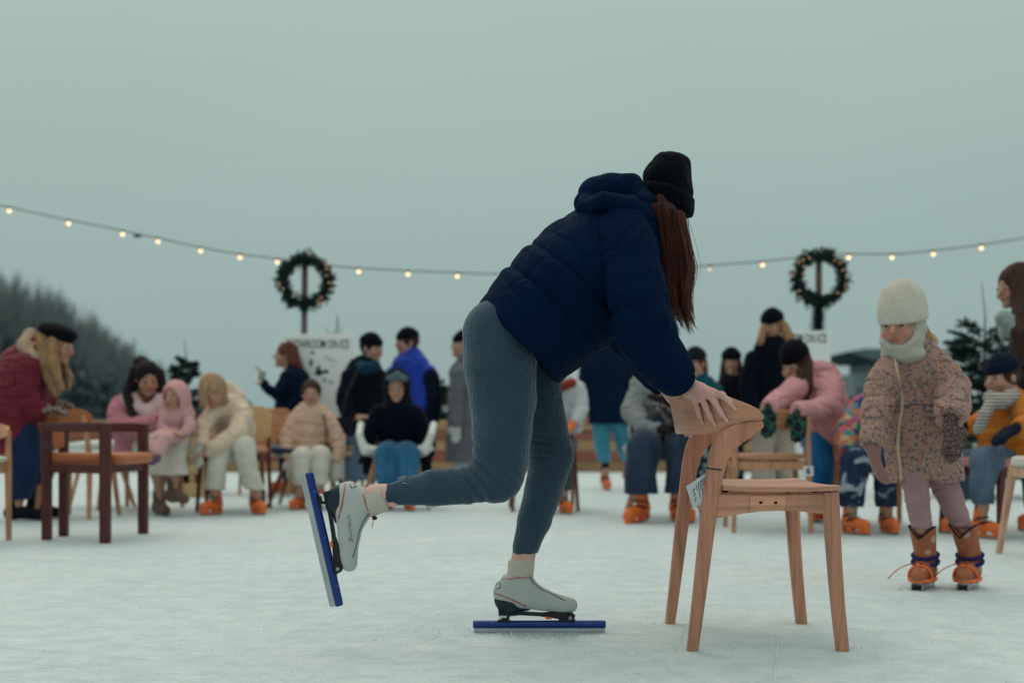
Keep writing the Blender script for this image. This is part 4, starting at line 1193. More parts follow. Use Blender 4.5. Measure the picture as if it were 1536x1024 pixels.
# pink coat woman seated, toddler in her lap
person('seated woman with long dark hair and pink coat, a toddler on her lap', 'woman', 9.0, (222, 568, -.05, 1.02, 25, 22),
       [(214, 596, .06, 20), (208, 616, .1, 34), (208, 645, .16, 38), (212, 678, .2, 40)], cloth((196, 128, 144), 'fleece'),
       [([(184, 610, .08, 22), (180, 640, -.02, 22), (214, 640, -.2, 17), (236, 632, -.3, 13)], None, (1, -.2, .1)), ([(240, 608, .1, 20), (274, 640, -.1, 20), (262, 646, -.3, 15)], None, (-1, -.1, 0))],
       [([(222, 668, .12, 28), (240, 668, -.32, 25), (238, 705, -.36, 23), (240, 738, -.36, 26)], 30), ([(236, 664, .12, 28), (264, 664, -.35, 25), (258, 695, -.44, 22), (262, 716, -.5, 25)], 40, -14, .09)], OFFW,
       (cloth((104, 82, 74)), .03, 'boot'), None, (DARKH, [[(204, 556, -.02, 9), (192, 592, -.06, 9), (202, 622, -.16, 8), (212, 640, -.2, 5)], [(238, 560, 0, 9), (243, 590, -.04, 8)], [(212, 545, .02, 12), (202, 575, .04, 12)]]), .85, q=(.2, .008),
       extra=[('shawl', [[(196, 596, -.02, 14), (206, 615, -.1, 13), (224, 622, -.14, 13), (240, 606, -.06, 13), (246, 590, 0, 12)]], cloth((206, 180, 182), 'fleece'), 1)], fs=1.)
person('toddler in pink fluffy hat and pale pink suit sitting on the pink coat woman\'s lap', 'toddler', 8.55, (262, 596, 0, .80, -20, 10),
       [(262, 614, .02, 14), (262, 628, .02, 21), (262, 645, .04, 22), (262, 654, .05, 22)], cloth((206, 156, 160), 'fleece'),
       [([(248, 620, 0, 10), (242, 640, -.06, 9), (250, 648, -.12, 8)], None, (1, -.4, 0)), ([(278, 620, 0, 10), (284, 640, -.06, 9), (276, 650, -.12, 8)], None, (-1, -.4, 0))],
       [([(254, 650, 0, 13), (236, 656, -.2, 11), (226, 672, -.24, 10), (222, 682, -.24, 9)], None), ([(266, 652, 0, 13), (248, 658, -.24, 11), (238, 676, -.28, 10), (234, 684, -.28, 9)], None)], cloth((210, 164, 164)),
       None, ('hood', cloth((220, 160, 166), 'fleece')), None, .9, extra=[('shoe', [[(222, 684, -.24, 8), (214, 688, -.28, 7)]], two_tone((190, 120, 60), (60, 100, 150), 40, .5), 1), ('shoe', [[(234, 686, -.28, 8), (228, 691, -.32, 7)]], two_tone((200, 96, 60), (50, 70, 120), 40, .5), 1)])
# cream coat girl
person('girl in cream puffer coat and cream trousers bending forward on a dark chair', 'girl', 8.95, (318, 586, -.2, .96, -25, 42),
       [(330, 604, -.06, 19), (346, 618, .0, 29), (352, 646, .1, 32), (350, 676, .2, 34)], cloth((214, 192, 172), 'puffer', .7),
       [([(364, 618, -.04, 17), (356, 650, -.24, 17), (328, 668, -.34, 14), (310, 676, -.36, 11)], None, (-1, -.1, -.6)), ([(328, 612, -.06, 16), (306, 635, -.22, 14), (302, 664, -.34, 11)], cloth((214, 210, 204), 'fleece'), (-.2, -.2, -1))],
       [([(344, 672, .16, 24), (330, 674, -.28, 19), (325, 705, -.3, 16), (322, 738, -.28, 17)], -25), ([(362, 672, .16, 24), (366, 670, -.28, 19), (372, 705, -.28, 16), (384, 742, -.24, 17)], 35)], OFFW,
       'skate', None, (LIGHTH, [[(306, 580, -.26, 8), (306, 605, -.28, 7)], [(330, 575, -.16, 9), (334, 600, -.12, 9)]]), .85, (.08, .014), fs=.93,
       extra=[('hood', [[(328, 596, .04, 11), (344, 584, .06, 13), (358, 598, .04, 12)]], cloth((216, 194, 174), 'puffer', .7), 1)])
# standing with phone
person('woman in long navy coat holding up a phone beside the left sign', 'woman', 11.8, (428, 533, 0, 1.04, -75, 0),
       [(440, 552, 0, 13), (442, 572, 0, 24), (438, 610, 0, 26), (434, 650, 0, 27), (430, 674, 0, 28)], NAVY,
       [([(432, 566, -.16, 12), (416, 592, -.22, 10), (400, 582, -.3, 8), (396, 575, -.32, 7)], None, (-.3, 0, 1), (-1, 0, 0)), ([(448, 566, .16, 12), (430, 598, .2, 10), (408, 586, .1, 8)], None, (-.8, 0, .6))],
       [([(436, 670, -.08, 13), (436, 700, -.08, 11), (436, 722, -.08, 10)], -80), ([(430, 670, .1, 13), (428, 700, .1, 11), (428, 718, .1, 10)], -80)], BLACK, 'skate', None,
       (REDH, [[(438, 525, -.02, 9), (448, 552, -.02, 8)], [(432, 518, -.06, 6), (440, 545, -.08, 6)]]), 1.25, q=None)
T = Thing('phone', 'small phone held up by the woman in the long navy coat', 'phone', W(393, 563, 11.46))
T.part('case', bar(W(392, 570, 11.45), W(394, 557, 11.45), .075, .009, ref=(.5, 1, 0), ch=.002), plastic((40, 46, 54), .3, .5))
T.part('screen', bar(W(392.2, 569, 11.444), W(393.9, 558, 11.444), .066, .003, ref=(.5, 1, 0), ch=.001), plastic((120, 140, 146), .1, .6))
# beige coat child
person('small bareheaded child in beige puffer coat and white trousers on a navy shell chair', 'child', 9.55, (467, 591, 0, .90, 5, 4),
       [(467, 612, .02, 15), (467, 627, .02, 29), (467, 652, .02, 33), (467, 674, .04, 36)], cloth((206, 172, 152), 'puffer', .7),
       [([(445, 626, 0, 13), (432, 655, -.04, 14), (430, 676, -.1, 12), (436, 686, -.16, 10)], cloth((214, 210, 204), 'fleece'), (.1, -.3, -1)), ([(489, 626, 0, 13), (504, 655, -.04, 14), (507, 678, -.1, 12), (504, 690, -.14, 10)], cloth((214, 210, 204), 'fleece'), (0, -.3, -1))],
       [([(460, 680, .1, 18), (452, 686, -.28, 17), (452, 712, -.32, 14), (450, 742, -.3, 12)], -25), ([(474, 680, .1, 18), (482, 684, -.28, 17), (481, 705, -.32, 14), (480, 730, -.34, 12)], 15, 0, .05)], OFFW,
       'skate', None, (BROWNH, []), .8, (.07, .012), fs=.8, coatname='coat',
       extra=[('strap', [[(486, 622, -.12, 2.2), (490, 648, -.16, 2.2), (489, 668, -.16, 2.2)]], plastic((110, 76, 66), .7), 1)])
# man in black coat standing
person('man in black coat and loose grey blue jeans standing behind the beige coat child', 'man', 11.4, (558, 523, 0, 1.08, 55, 6),
       [(552, 544, 0, 15), (546, 562, 0, 31), (545, 600, 0, 34), (542, 640, 0, 31), (542, 652, 0, 30)], cloth((14, 19, 30)),
       [([(526, 566, -.12, 16), (516, 600, -.18, 14), (522, 622, -.26, 11), (530, 626, -.3, 9)], None, (1, -.2, .1)), ([(568, 566, .05, 15), (578, 600, .02, 14), (576, 635, .0, 12)], None, (0, 0, -1))],
       [([(532, 645, -.05, 18), (532, 690, -.05, 17), (532, 722, -.05, 17)], None), ([(552, 645, .06, 18), (554, 690, .06, 17), (556, 720, .06, 17)], None)], cloth((88, 104, 124), 'denim'), 'skate', ('beanie', KN_BLACK), (DARKH, []), .95,
       extra=[('scarf', [[(536, 548, -.06, 9), (548, 553, -.18, 9), (562, 549, -.14, 9)]], cloth((22, 58, 78)), 1)])
T = Thing('camera_bag', 'dark camera bag hanging at the hip of the man in the black coat', 'bag', W(517, 640, 11.05))
S = SDF(.01); S.rbox(W(517, 640, 11.05), (.075, .07, .09), None, .02); V, Q = S.mesh(.01); o = fastobj('body', V, Q, cloth((24, 32, 40)), T.base); o.parent = T.o
T.part('strap', tube([W(511, 630, 11.05), W(520, 590, 11.0), W(536, 556, 11.1)], .012, 6), plastic((30, 34, 40), .8))
# blue coat person from behind
person('person in royal blue coat with dark sleeves, turned towards the man in black', 'man', 11.7, (610, 514, 0, 1.06, -60, 4),
       [(618, 536, 0, 18), (616, 556, 0, 32), (620, 600, 0, 34), (622, 650, 0, 33), (622, 672, 0, 32)], cloth((28, 62, 172), 'puffer', .6),
       [([(642, 560, -.05, 15), (647, 595, -.08, 14), (642, 640, -.1, 12)], None, (0, 0, -1)), ([(592, 560, .08, 14), (588, 600, .1, 13), (590, 640, .08, 11)], None, (0, 0, -1))],
       [([(612, 668, 0, 17), (612, 700, 0, 14), (612, 724, 0, 13)], -60), ([(630, 668, .05, 17), (632, 700, .05, 14), (632, 722, .05, 13)], -60)], BLACK, 'skate', ('beanie', KN_BLACK), (BROWNH, []), .85,
       extra=[('sleeve', [[(644, 566, -.06, 15.5), (649, 597, -.09, 14.5), (644, 638, -.1, 13)]], cloth((18, 24, 40)), 1), ('hood', [[(604, 542, .02, 10), (620, 532, .06, 13), (634, 545, .02, 10)]], cloth((28, 62, 172), 'puffer', .6), 1)])
# child in black hood
person('child in black hooded jacket and blue jeans leaning forward on a white shell chair', 'child', 9.45, (595, 580, -.16, .92, 0, 22),
       [(595, 606, -.06, 17), (596, 622, -.02, 29), (597, 650, .05, 30), (597, 680, .12, 31)], cloth((10, 18, 32)),
       [([(569, 620, -.02, 15), (555, 648, .0, 14), (550, 668, -.06, 12), (550, 678, -.1, 11)], cloth((22, 28, 36)), (.1, -.2, -1)), ([(623, 620, -.02, 15), (637, 648, .0, 14), (642, 668, -.06, 12), (642, 678, -.1, 11)], cloth((22, 28, 36)), (-.1, -.2, -1))],
       [([(586, 678, .12, 22), (580, 682, -.3, 21), (580, 712, -.34, 18), (582, 742, -.3, 16)], -20), ([(608, 678, .12, 22), (612, 682, -.3, 21), (612, 712, -.34, 18), (612, 742, -.3, 16)], 20)], JEAN,
       'skate', ('hood', cloth((18, 24, 34))), None, .8, fs=.93, extra=[('headband', [[(584, 567, -.26, 5), (596, 563, -.29, 6.5), (607, 567, -.26, 5)]], cloth((92, 112, 122), 'knit'), 1)])
# grey coat
person('person in long grey wool coat and dark hat standing half hidden behind the skater\'s thigh', 'person', 11.6, (694, 518, 0, 1.04, -80, 0),
       [(698, 540, 0, 14), (696, 560, 0, 23), (696, 610, 0, 25), (694, 660, 0, 26), (693, 692, 0, 27)], cloth((104, 106, 114), 'fleece'),
       [([(690, 562, -.18, 13), (682, 598, -.22, 12), (684, 634, -.25, 10)], cloth((190, 190, 186)), (0, 0, -1)), ([(704, 562, .18, 13), (706, 600, .2, 12), (706, 634, .2, 10)], None, (0, 0, -1))],
       [([(690, 688, -.06, 13), (690, 708, -.06, 12), (690, 726, -.06, 11)], -80), ([(702, 688, .08, 13), (702, 708, .08, 12), (702, 724, .08, 11)], -80)], cloth((150, 158, 168), 'denim'), 'skate', ('beanie', KN_BLACK), None, 1.2)
# seated child behind skater's legs
person('child in white jacket with red collar sitting half hidden behind the skater\'s legs', 'child', 9.1, (836, 545, 0, .95, 10, 10),
       [(842, 568, .02, 14), (846, 586, .02, 28), (846, 612, .06, 29), (846, 648, .1, 30)], cloth((196, 200, 204), 'puffer', .7),
       [([(868, 584, 0, 12), (872, 612, -.06, 12), (864, 632, -.14, 10)], ORANGE, (-.6, -.3, -.5)), ([(824, 584, 0, 12), (816, 612, -.06, 12), (822, 634, -.14, 10)], ORANGE, (.6, -.3, -.5))],
       [([(834, 668, .1, 17), (812, 674, -.3, 16), (808, 705, -.32, 14), (806, 742, -.3, 12)], -20), ([(852, 668, .1, 17), (848, 676, -.3, 16), (846, 705, -.32, 14), (846, 738, -.3, 12)], 20)], cloth((78, 82, 88)), 'skate', ('beanie', cloth((120, 50, 54), 'knit')), None, .8, fs=.85,
       extra=[('collar', [[(826, 574, -.08, 7), (842, 580, -.14, 7), (858, 574, -.08, 7)]], cloth((140, 56, 46)), 1)])
# navy coat, light jeans
person('person in long navy coat and light blue jeans standing behind the skater\'s elbow', 'person', 12.3, (905, 505, 0, 1.06, 5, 5),
       [(908, 526, 0, 15), (911, 545, 0, 33), (912, 580, 0, 35), (913, 615, 0, 38), (913, 636, 0, 39)], cloth((11, 30, 56)),
       [([(882, 545, 0, 13), (876, 585, -.02, 12), (878, 614, -.06, 11)], None, (.05, -.1, -1)), ([(944, 545, 0, 13), (951, 585, -.02, 12), (950, 614, -.06, 11)], None, (-.05, -.1, -1))],
       [([(901, 630, 0, 17), (904, 672, 0, 13), (908, 706, -.05, 11)], 10), ([(930, 630, 0, 17), (936, 670, .1, 13), (942, 694, .5, 10)], 60, 20, .08)], JEANL, 'skate', None, (BROWNH, []), .7)
# seated man
person('seated man in grey jacket and wide dark jeans behind the foreground armchair', 'man', 8.0, (996, 530, .42, 1.05, -10, 10),
       [(994, 556, .42, 20), (990, 580, .42, 38), (984, 612, .42, 40), (986, 648, .44, 42)], cloth((134, 138, 140), 'fleece'),
       [([(962, 580, .4, 20), (950, 616, .3, 20), (966, 640, .1, 16), (984, 644, .0, 13)], cloth((40, 34, 36), 'fleece'), (1, -.3, .2)), ([(1016, 582, .4, 19), (1024, 604, .2, 17), (1010, 606, .0, 13)], cloth((40, 32, 34), 'fleece'), (-.6, -.3, .3))],
       [([(976, 662, .4, 34), (966, 672, -.06, 29), (960, 710, -.08, 26), (962, 745, -.05, 29)], -40, 6), ([(1004, 662, .4, 34), (1022, 670, -.06, 27), (1020, 710, -.06, 23), (1018, 745, -.02, 25)], 25)], JEAND, 'skate', ('beanie', KN_BLACK), None, .8, fs=1.08,
       extra=[('scarf', [[(988, 600, .16, 12), (996, 625, .06, 9), (1003, 645, -.02, 7), (1002, 668, -.04, 5)]], two_tone((150, 140, 136), (48, 46, 56), 30, .4), 1), ('jacket_skirt', [[(966, 645, .2, 20), (988, 640, .1, 24), (1010, 645, .2, 20)]], cloth((40, 52, 66)), 1)])
# teal jacket, black cap girl
person('person in teal jacket and dark knitted hat just right of the skater\'s cuff', 'girl', 10.2, (1042, 545, 0, 1.0, -30, 4),
       [(1048, 568, 0, 15), (1051, 586, 0, 27), (1052, 620, 0, 28), (1052, 660, 0, 29)], cloth((22, 74, 88)),
       [([(1030, 586, -.05, 12), (1026, 620, -.1, 11), (1034, 645, -.16, 9)], BLACK, (0, -.3, -1)), ([(1074, 586, .02, 12), (1078, 620, 0, 11), (1074, 645, -.06, 9)], BLACK, (0, -.3, -1))],
       [([(1044, 658, 0, 15), (1044, 700, 0, 12), (1044, 732, 0, 11)], -20), ([(1062, 658, .04, 15), (1064, 700, .04, 12), (1066, 730, .04, 11)], 15)], two_tone((150, 170, 176), (24, 44, 70), 14, .5), 'skate', ('beanie', cloth((26, 32, 44), 'knit')), (REDH, [[(1054, 545, .02, 7), (1056, 568, .03, 7)]]), .8)
person('child in black jacket standing between the teal jacket girl and the tall blonde woman', 'child', 11.0, (1097, 543, 0, .96, -10, 4),
       [(1098, 564, 0, 13), (1098, 580, 0, 23), (1098, 612, 0, 25), (1098, 650, 0, 26)], cloth((22, 22, 30)),
       [([(1082, 580, -.03, 11), (1077, 612, -.06, 10), (1080, 636, -.1, 9)], BLACK, (0, -.2, -1)), ([(1114, 580, 0, 11), (1119, 612, -.04, 10), (1118, 636, -.06, 9)], BLACK, (0, -.2, -1))],
       [([(1090, 650, 0, 13), (1090, 690, 0, 10), (1090, 726, 0, 9)], -15), ([(1106, 650, 0, 13), (1107, 690, 0, 10), (1108, 726, 0, 9)], 15)], two_tone((120, 140, 150), (20, 40, 64), 14, .5), 'skate', ('beanie', KN_BLACK), (BROWNH, [[(1086, 545, 0, 5), (1084, 568, 0, 6)], [(1108, 545, 0, 5), (1111, 568, 0, 6)]]), .75, fs=.9)
# tall woman
person('tall blonde woman in long black coat and pale trousers behind the pink fleece woman', 'woman', 10.8, (1158, 488, 0, 1.08, -35, 14),
       [(1162, 514, 0, 16), (1160, 534, 0, 34), (1160, 575, 0, 37), (1159, 612, 0, 37), (1158, 640, 0, 38)], cloth((10, 16, 30)),
       [([(1130, 538, -.04, 15), (1121, 580, -.1, 14), (1126, 618, -.16, 11)], BLACK, (.1, -.2, -1)), ([(1192, 538, .06, 15), (1200, 580, .05, 14), (1196, 618, .0, 11)], BLACK, (0, -.2, -1))],
       [([(1146, 636, 0, 20), (1144, 690, 0, 18), (1143, 728, 0, 19)], -20), ([(1172, 636, .05, 20), (1177, 690, .05, 18), (1180, 726, .05, 19)], 15)], cloth((176, 162, 152)), 'skate', ('beanie', KN_BLACK), (BLONDH, [[(1174, 486, -.03, 7), (1184, 508, -.06, 9), (1190, 526, -.06, 5)], [(1146, 490, -.08, 5), (1140, 512, -.12, 6)]]), .8)
# pink fleece woman leaning on the chair
GG = two_tone((18, 24, 36), (36, 104, 76), 22, .09)
person('woman in pink fleece and green black gloves leaning down onto a wooden chair back', 'woman', 7.95, (1193, 546, -.22, 1.02, -48, 26),
       [(1212, 560, -.08, 24), (1226, 576, .0, 38), (1236, 612, .05, 41), (1240, 644, .1, 43), (1243, 664, .12, 43)], cloth((204, 146, 152), 'fleece'),
       [([(1204, 574, -.22, 21), (1178, 594, -.5, 18), (1154, 609, -.80, 15)], GG, (-.1, -.35, -.9)), ([(1244, 580, -.2, 24), (1242, 612, -.42, 21), (1214, 616, -.68, 17), (1198, 616, -.82, 15)], GG, (-.1, -.35, -.9))],
       [([(1228, 655, .05, 29), (1232, 700, -.02, 25), (1230, 735, .05, 20), (1226, 762, .06, 18)], -30), ([(1254, 655, .15, 28), (1254, 700, .12, 24), (1248, 735, .2, 20), (1244, 760, .22, 18)], -30)], cloth((32, 92, 140), 'denim'), 'skate', ('beanie', cloth((14, 16, 24), 'knit'), dict(cuff=False, tall=1.08)),
       (BROWNH, [[(1208, 545, -.24, 11), (1208, 580, -.32, 12), (1202, 616, -.36, 6)], [(1200, 556, -.34, 6), (1198, 590, -.38, 8), (1196, 610, -.38, 5)]]), 1., cut=(.15, 0, -1))
# bright patterned child
def rainbow():
    n = NT('rainbow_fabric'); v = n.coords((1, 1, 1.2))
    vo = n.node('ShaderNodeTexVoronoi'); vo.inputs['Scale'].default_value = 26; n.link(v, vo.inputs['Vector'])
    sp = n.node('ShaderNodeSeparateColor'); n.link(vo.outputs['Color'], sp.inputs[0])
    col = n.ramp(sp.outputs[0], [(0, lin((176, 84, 104))), (.2, lin((44, 58, 104))), (.38, lin((186, 108, 84))), (.55, lin((76, 124, 128))), (.7, lin((164, 92, 120))), (.85, lin((170, 150, 112)))], 'CONSTANT')
    return n.out(col, .85, n.bump(n.noise(n.coords(), 18, 4), .5, .02))
def splash():
    n = NT('splash_print'); v = n.coords()
    return n.out(n.ramp(n.noise(v, 9, 4, .6, 1.0), [(.44, lin((22, 40, 66))), (.56, lin((24, 46, 74))), (.62, lin((150, 160, 172)))]), .85, n.bump(n.noise(v, 18, 4), .5, .02))
person('child in multicoloured jacket and splash print trousers, seated behind the floral girl', 'child', 7.2, (1332, 566, .1, .95, -40, 8),
       [(1322, 590, .1, 18), (1312, 612, .1, 34), (1306, 640, .12, 36), (1304, 668, .14, 38)], rainbow(),
       [([(1286, 612, .06, 18), (1272, 642, -.02, 17), (1270, 668, -.1, 14)], cloth((150, 60, 90)), (.2, -.3, -1)), ([(1340, 612, .1, 18), (1350, 645, .0, 16), (1342, 672, -.08, 13)], BLACK, (0, -.3, -1))],
       [([(1298, 682, .14, 27), (1284, 692, -.16, 25), (1278, 730, -.18, 22), (1277, 764, -.15, 20)], 28), ([(1322, 682, .14, 26), (1328, 694, -.12, 23), (1328, 735, -.12, 18), (1330, 764, -.1, 18)], 8)], splash(), 'skate', ('beanie', cloth((60, 50, 80), 'knit')), None, .8, fs=.88)
# mustard child
STR = NT('striped_knit'); w_ = STR.node('ShaderNodeTexWave', bands_direction='Z'); w_.inputs['Scale'].default_value = 16; STR.link(STR.coords(), w_.inputs['Vector'])
STRM = STR.out(STR.ramp(w_.outputs['Fac'], [(.4, lin((84, 88, 98))), (.55, lin((196, 188, 178)))]), .95, STR.bump(STR.noise(STR.coords(), 90, 3), .5, .01))
person('child in mustard jacket, striped scarf and navy beanie sitting at the right edge', 'child', 6.9, (1502, 566, 0, .98, -62, 8),
       [(1512, 592, .02, 21), (1514, 616, .04, 40), (1512, 650, .06, 43), (1510, 686, .08, 45)], cloth((196, 116, 40), 'puffer', .7),
       [([(1492, 618, .12, 20), (1470, 634, .12, 17), (1456, 636, .1, 14)], BLACK, (-1, 0, -.1)), ([(1538, 616, -.14, 24), (1546, 640, -.22, 21), (1530, 640, -.3, 17)], cloth((26, 34, 50)), (-.9, -.2, -.4))],
       [([(1512, 692, .05, 30), (1478, 692, -.18, 26), (1474, 730, -.16, 20), (1474, 760, -.12, 17)], 30), ([(1500, 690, .25, 28), (1454, 694, .2, 23), (1448, 730, .24, 18), (1436, 758, .26, 16)], -55)], cloth((78, 94, 112), 'denim'), 'skate', ('beanie', cloth((20, 28, 46), 'knit')), (BROWNH, []), .95, (.09, .008), fs=.88,
       extra=[('scarf', [[(1486, 596, -.1, 11), (1502, 602, -.14, 12), (1520, 594, -.1, 11)], [(1490, 600, -.12, 9), (1478, 620, -.14, 9), (1467, 644, -.12, 8)]], STRM, 1), ('pocket_zip', [[(1512, 612, -.2, 1.4), (1522, 640, -.23, 1.4)]], plastic((40, 40, 46), .6), 1)])
# woman at the right edge
person('woman with long brown hair and pale scarf standing at the very right edge', 'woman', 7.4, (1520, 432, 0, 1.04, -72, 12),
       [(1548, 478, 0, 24), (1560, 510, .02, 44), (1566, 570, .02, 52), (1568, 640, .02, 56), (1568, 690, .02, 58)], cloth((40, 34, 44), 'puffer', .7),
       [([(1556, 520, -.2, 25), (1572, 585, -.24, 21), (1560, 640, -.3, 17)], BLACK, (-.3, -.3, -1)), ([(1566, 520, .2, 25), (1572, 585, .2, 21), (1560, 640, .14, 17)], BLACK, (-.3, 0, -1))],
       [([(1560, 690, -.1, 34), (1560, 750, -.1, 26), (1560, 790, -.1, 20)], -70), ([(1578, 690, .12, 34), (1578, 740, .12, 26), (1578, 776, .12, 20)], -70)], JEAND, 'skate', None,
       (BROWNH, [[(1530, 412, -.04, 20), (1536, 455, -.12, 17), (1531, 500, -.2, 15), (1534, 545, -.22, 9)], [(1540, 410, 0, 18), (1552, 470, -.1, 18), (1556, 540, -.2, 12)]]), 1.1, (.11, .012),
       extra=[('scarf', [[(1507, 478, -.12, 13), (1525, 492, -.16, 17), (1550, 486, -.14, 17)], [(1504, 478, .04, 11), (1512, 500, -.04, 13)]], cloth((150, 162, 162), 'fleece'), 1)])
# ---------------------------------------------------------------- girl in the floral coat
def floral():
    n = NT('floral_fabric'); v = n.coords()
    base = n.mix(n.noise(v, 20, 4), lin((150, 120, 110)), lin((172, 138, 124)))
    for sc_, th, rgb, w in ((44, .32, (90, 90, 106), 0), (52, .28, (166, 104, 78), 3.1), (70, .24, (84, 76, 88), 6.3), (70, .24, (184, 156, 142), 9.7), (95, .22, (110, 116, 118), 12.9)):
        mp_ = n.node('ShaderNodeMapping'); mp_.inputs['Location'].default_value = (w, w*.7, -w); n.link(v, mp_.inputs[0])
        ds = n.node('ShaderNodeTexNoise'); ds.inputs['Scale'].default_value = 55; n.link(v, ds.inputs['Vector'])
        ad = n.node('ShaderNodeVectorMath', operation='MULTIPLY_ADD'); n.link(ds.outputs['Color'], ad.inputs[0]); ad.inputs[1].default_value = (.016, .016, .016); n.link(mp_.outputs[0], ad.inputs[2])
        vo = n.node('ShaderNodeTexVoronoi'); vo.inputs['Scale'].default_value = sc_; n.link(ad.outputs[0], vo.inputs['Vector'])
        base = n.mix(n.ramp(vo.outputs['Distance'], [(th, (.85, .85, .85)), (th+.05, (0, 0, 0))]), base, lin(rgb))
    nb = n.bump(n.noise(v, 15, 5, .6, 1.0), .55, .03, n.bump(n.noise(v, 200, 2), .2, .003))
    return n.out(base, .85, nb, .2, .1)
LEG = cloth((160, 128, 132)); CREAMK = cloth((206, 200, 188), 'knit')
GD_ = 4.71
girl = person('small girl in floral padded coat, cream hat and brown boots, standing at right', 'girl', GD_, (1352, 490, -.02, .93, -38, 6),
       [(1366, 528, .02, 20), (1368, 546, .03, 46), (1370, 590, .03, 51), (1372, 608, .03, 50), (1380, 640, .03, 56), (1386, 685, .03, 58.5), (1388, 722, .03, 59.5)], floral(),
       [([(1334, 556, -.03, 27), (1319, 598, -.07, 26), (1312, 634, -.12, 23), (1308, 658, -.15, 20)], cloth((150, 112, 112)), (.12, -.1, -1), (1, 0, 0), 1),
        ([(1408, 556, -.02, 30), (1428, 588, -.04, 31), (1430, 606, -.17, 29), (1427, 622, -.27, 26)], LEO, (-.02, -.25, -1), (-.3, 1, 0), -1)],
       [([(1372, 715, -.02, 24), (1376, 750, -.04, 20), (1383, 792, -.06, 17)], None), ([(1412, 715, .02, 26), (1428, 752, .0, 20), (1443, 792, -.02, 17)], None)], LEG,
       None, None, (LIGHTH, [[(1376, 492, .04, 14), (1388, 512, .05, 14), (1398, 530, .06, 10)]]), .72, (.145, .016), k_arm=.035, h=.0055, wr=.010, cut=(.03, 0, -1), trq=(.035, .0025),
       extra=[('hood', [[(1392, 522, .02, 10), (1394, 512, .10, 12), (1370, 512, .16, 12)]], MC.get('x') or cloth((182, 150, 136), 'puffer'), 1)])
beanie(girl, girl.hc, girl.fr, 1.04, CREAMK, False, h=.005, tall=1.32, low=.018, tf=.10)
gb = girl.base
f_, u_, r_ = girl.fr; M_ = np.stack([r_, f_, u_], 1); sc_ = .93
def HL(x, y, z): return girl.hc+(r_*x+f_*y+u_*z)*sc_
S = SDF(.02)
S.ell(HL(0, .0, -.055), np.array([.088, .112, .078])*sc_, M_); S.ell(HL(0, -.03, .0), np.array([.094, .10, .085])*sc_, M_)
S.ell(HL(0, -.015, -.115), np.array([.092, .100, .046])*sc_, M_)
S.ell(HL(-.020, .130, .010), np.array([.085, .110, .092])*sc_, M_, .02, '-')
S.half(HL(0, 0, .045), u_-f_*.3, .01)
S.disp = lambda P: .006*vnoise(P*np.array([1, 1, 2.2]), 22, 2)+.003*vnoise(P, 60, 3)
V, Q = S.mesh(.005); sn_ = fastobj('snood', V, Q, cloth((184, 182, 174), 'knit'), gb); sn_.parent = girl.o
# zip along the front
zp = project(girl.coat, [(1341, 534), (1346, 560), (1352, 590), (1353, 610), (1349, 640), (1347, 670), (1351, 700), (1352, 720)], GD_, .002)
tt = np.linspace(0, len(zp)-1, 40); zc = np.stack([catmull(zp[:, k], tt) for k in range(3)], 1)
girl.part('zip', tube(zc, .006, 6), cloth((196, 176, 150)), smooth=True)
wst = project(girl.coat, [(x, 608+.02*(x-1372)+2*math.sin(x)) for x in np.linspace(1326, 1415, 14)], GD_, .0005)
girl.part('waist_seam', tube(wst, .0026, 5), cloth((96, 80, 84)), smooth=True)
